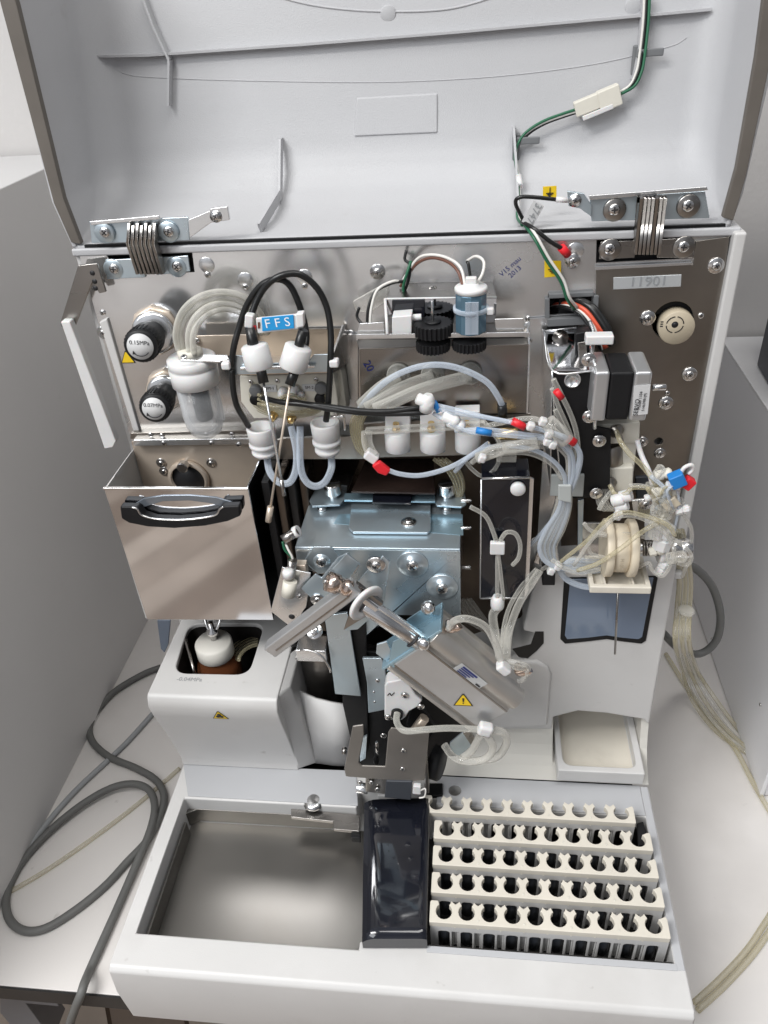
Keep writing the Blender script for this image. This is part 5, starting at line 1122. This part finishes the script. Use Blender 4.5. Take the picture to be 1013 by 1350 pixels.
obj('rear_tube', MB().tube([PZ(*p, 4) for p in ((878,862),(905,905),(935,945),(968,985),(992,1030),(1018,1075))], 3.0, 12), YEL, None, label='yellowed tube on the bench running below the hanging bundle', cat='tube')
obj('bench_tube', MB().tube([PZ(*p, 3.2) for p in ((1250,1010),(1120,1090),(1035,1180),(1010,1215),(985,1252),(950,1290),(915,1322))], 3.0, 12), YEL, None, label='upper of two parallel clear tubes beside the front right corner', cat='tube', group='parallel clear tubes at the front right')
obj('bench_tube', MB().tube([PZ(*p, 3.2) for p in ((1260,1020),(1130,1098),(1040,1192),(1016,1226),(990,1262),(955,1300),(920,1332))], 3.0, 12), YEL, None, label='lower of two parallel clear tubes beside the front right corner', cat='tube', group='parallel clear tubes at the front right')
obj('tube_tie', MB().lathe(PY(905,805,566), (0.1,0,1), [(6.5,-2),(7.5,-1),(7.5,1),(6.5,2)], 18), CLR, None, label='small clear tie band around the hanging tubes', cat='tie')
obj('reflection_cupboard', MB().box(-2600, 150, -1900, -1750, -330, 250), CTOP, kind='structure')  # unseen white cupboard added behind the camera to brighten the steel reflections
obj('reflection_cupboard', MB().box(-2600, 150, -1890, -1760, -750, -332), FLOOR, kind='structure')  # its wood-toned lower half, added for brown streaks in the mirrored steel

# keep the tree to thing > part > sub-part: marks printed on a sub-part hang from its part
def depth(o): return 0 if o.parent is None else 1+depth(o.parent)
for o in [q for q in scene.objects if depth(q) >= 3]:
    while depth(o) > 2:
        p = o.parent; l = o.location+p.location; o.parent = p.parent
        if o.rotation_euler[:] == (0,0,0) or True: o.location = l
WORLD_K = 0.52
# ------------------------------------------------------------------ light
w = bpy.data.worlds.new('World'); scene.world = w; w.use_nodes = True
N = w.node_tree.nodes; L = w.node_tree.links; bg = N['Background']
tc = N.new('ShaderNodeTexCoord'); sp = N.new('ShaderNodeSeparateXYZ'); L.new(tc.outputs['Generated'], sp.inputs[0])
rz = N.new('ShaderNodeMapRange'); rz.inputs['From Min'].default_value = -.35; rz.inputs['From Max'].default_value = .25
rz.inputs['To Min'].default_value = 0; rz.inputs['To Max'].default_value = 1; L.new(sp.outputs['Z'], rz.inputs['Value'])
mx = N.new('ShaderNodeMix'); mx.data_type = 'RGBA'; mx.inputs['A'].default_value = (.34,.29,.25,1); mx.inputs['B'].default_value = (.92,.96,1.05,1)
L.new(rz.outputs['Result'], mx.inputs['Factor'])
# darker towards the right hand side of the room, with a few soft tone changes
rx = N.new('ShaderNodeMapRange'); rx.inputs['From Min'].default_value = -.25; rx.inputs['From Max'].default_value = .35
rx.inputs['To Min'].default_value = 1.15; rx.inputs['To Max'].default_value = .42; L.new(sp.outputs['X'], rx.inputs['Value'])
nz = N.new('ShaderNodeTexNoise'); nz.inputs['Scale'].default_value = 3.2; nz.inputs['Detail'].default_value = 2; L.new(tc.outputs['Generated'], nz.inputs['Vector'])
rn = N.new('ShaderNodeMapRange'); rn.inputs['From Min'].default_value = .35; rn.inputs['From Max'].default_value = .65; rn.inputs['To Min'].default_value = .6; rn.inputs['To Max'].default_value = 1.3
L.new(nz.outputs['Fac'], rn.inputs['Value'])
m1 = N.new('ShaderNodeMath'); m1.operation = 'MULTIPLY'; L.new(rx.outputs['Result'], m1.inputs[0]); L.new(rn.outputs['Result'], m1.inputs[1])
L.new(mx.outputs['Result'], bg.inputs['Color'])
m2 = N.new('ShaderNodeMath'); m2.operation = 'MULTIPLY'; m2.inputs[1].default_value = WORLD_K; L.new(m1.outputs[0], m2.inputs[0]); L.new(m2.outputs[0], bg.inputs['Strength'])
def area(name, loc, target, sx, sy, power, col=(1,1,1)):
    l = bpy.data.lights.new(name, 'AREA'); l.shape = 'RECTANGLE'; l.size = sx; l.size_y = sy; l.energy = power; l.color = col
    o = bpy.data.objects.new(name, l); COL.objects.link(o); o.location = loc
    o.rotation_euler = (V(target)-V(loc)).to_track_quat('-Z', 'Y').to_euler(); return o
area('window_light', (-1.4, -1.4, 2.2), (-.05, .55, .3), 1.6, 1.2, 33, (.95,.98,1.0))
area('ceiling_light', (.3, .1, 2.3), (0, .5, .2), 1.2, .5, 14, (1,.99,.96))
area('cupboard_fill_light', (-1.1, -.45, 2.2), (-1.0, -1.75, -.15), 1.2, .6, 62, (1,.985,.96))  # added lamp aimed at the unseen cupboard so its reflection glares
scene.view_settings.view_transform = 'Standard'; scene.view_settings.look = 'None'; scene.view_settings.exposure = 0
scene.render.engine = 'CYCLES'; scene.cycles.use_denoising = True; scene.cycles.max_bounces = 10; scene.cycles.transmission_bounces = 8
scene.cycles.transparent_max_bounces = 8; scene.cycles.glossy_bounces = 5; scene.cycles.caustics_reflective = False; scene.cycles.caustics_refractive = False
scene.cycles.sample_clamp_indirect = 4
for o in scene.objects:
    if '_w' in o: del o['_w']
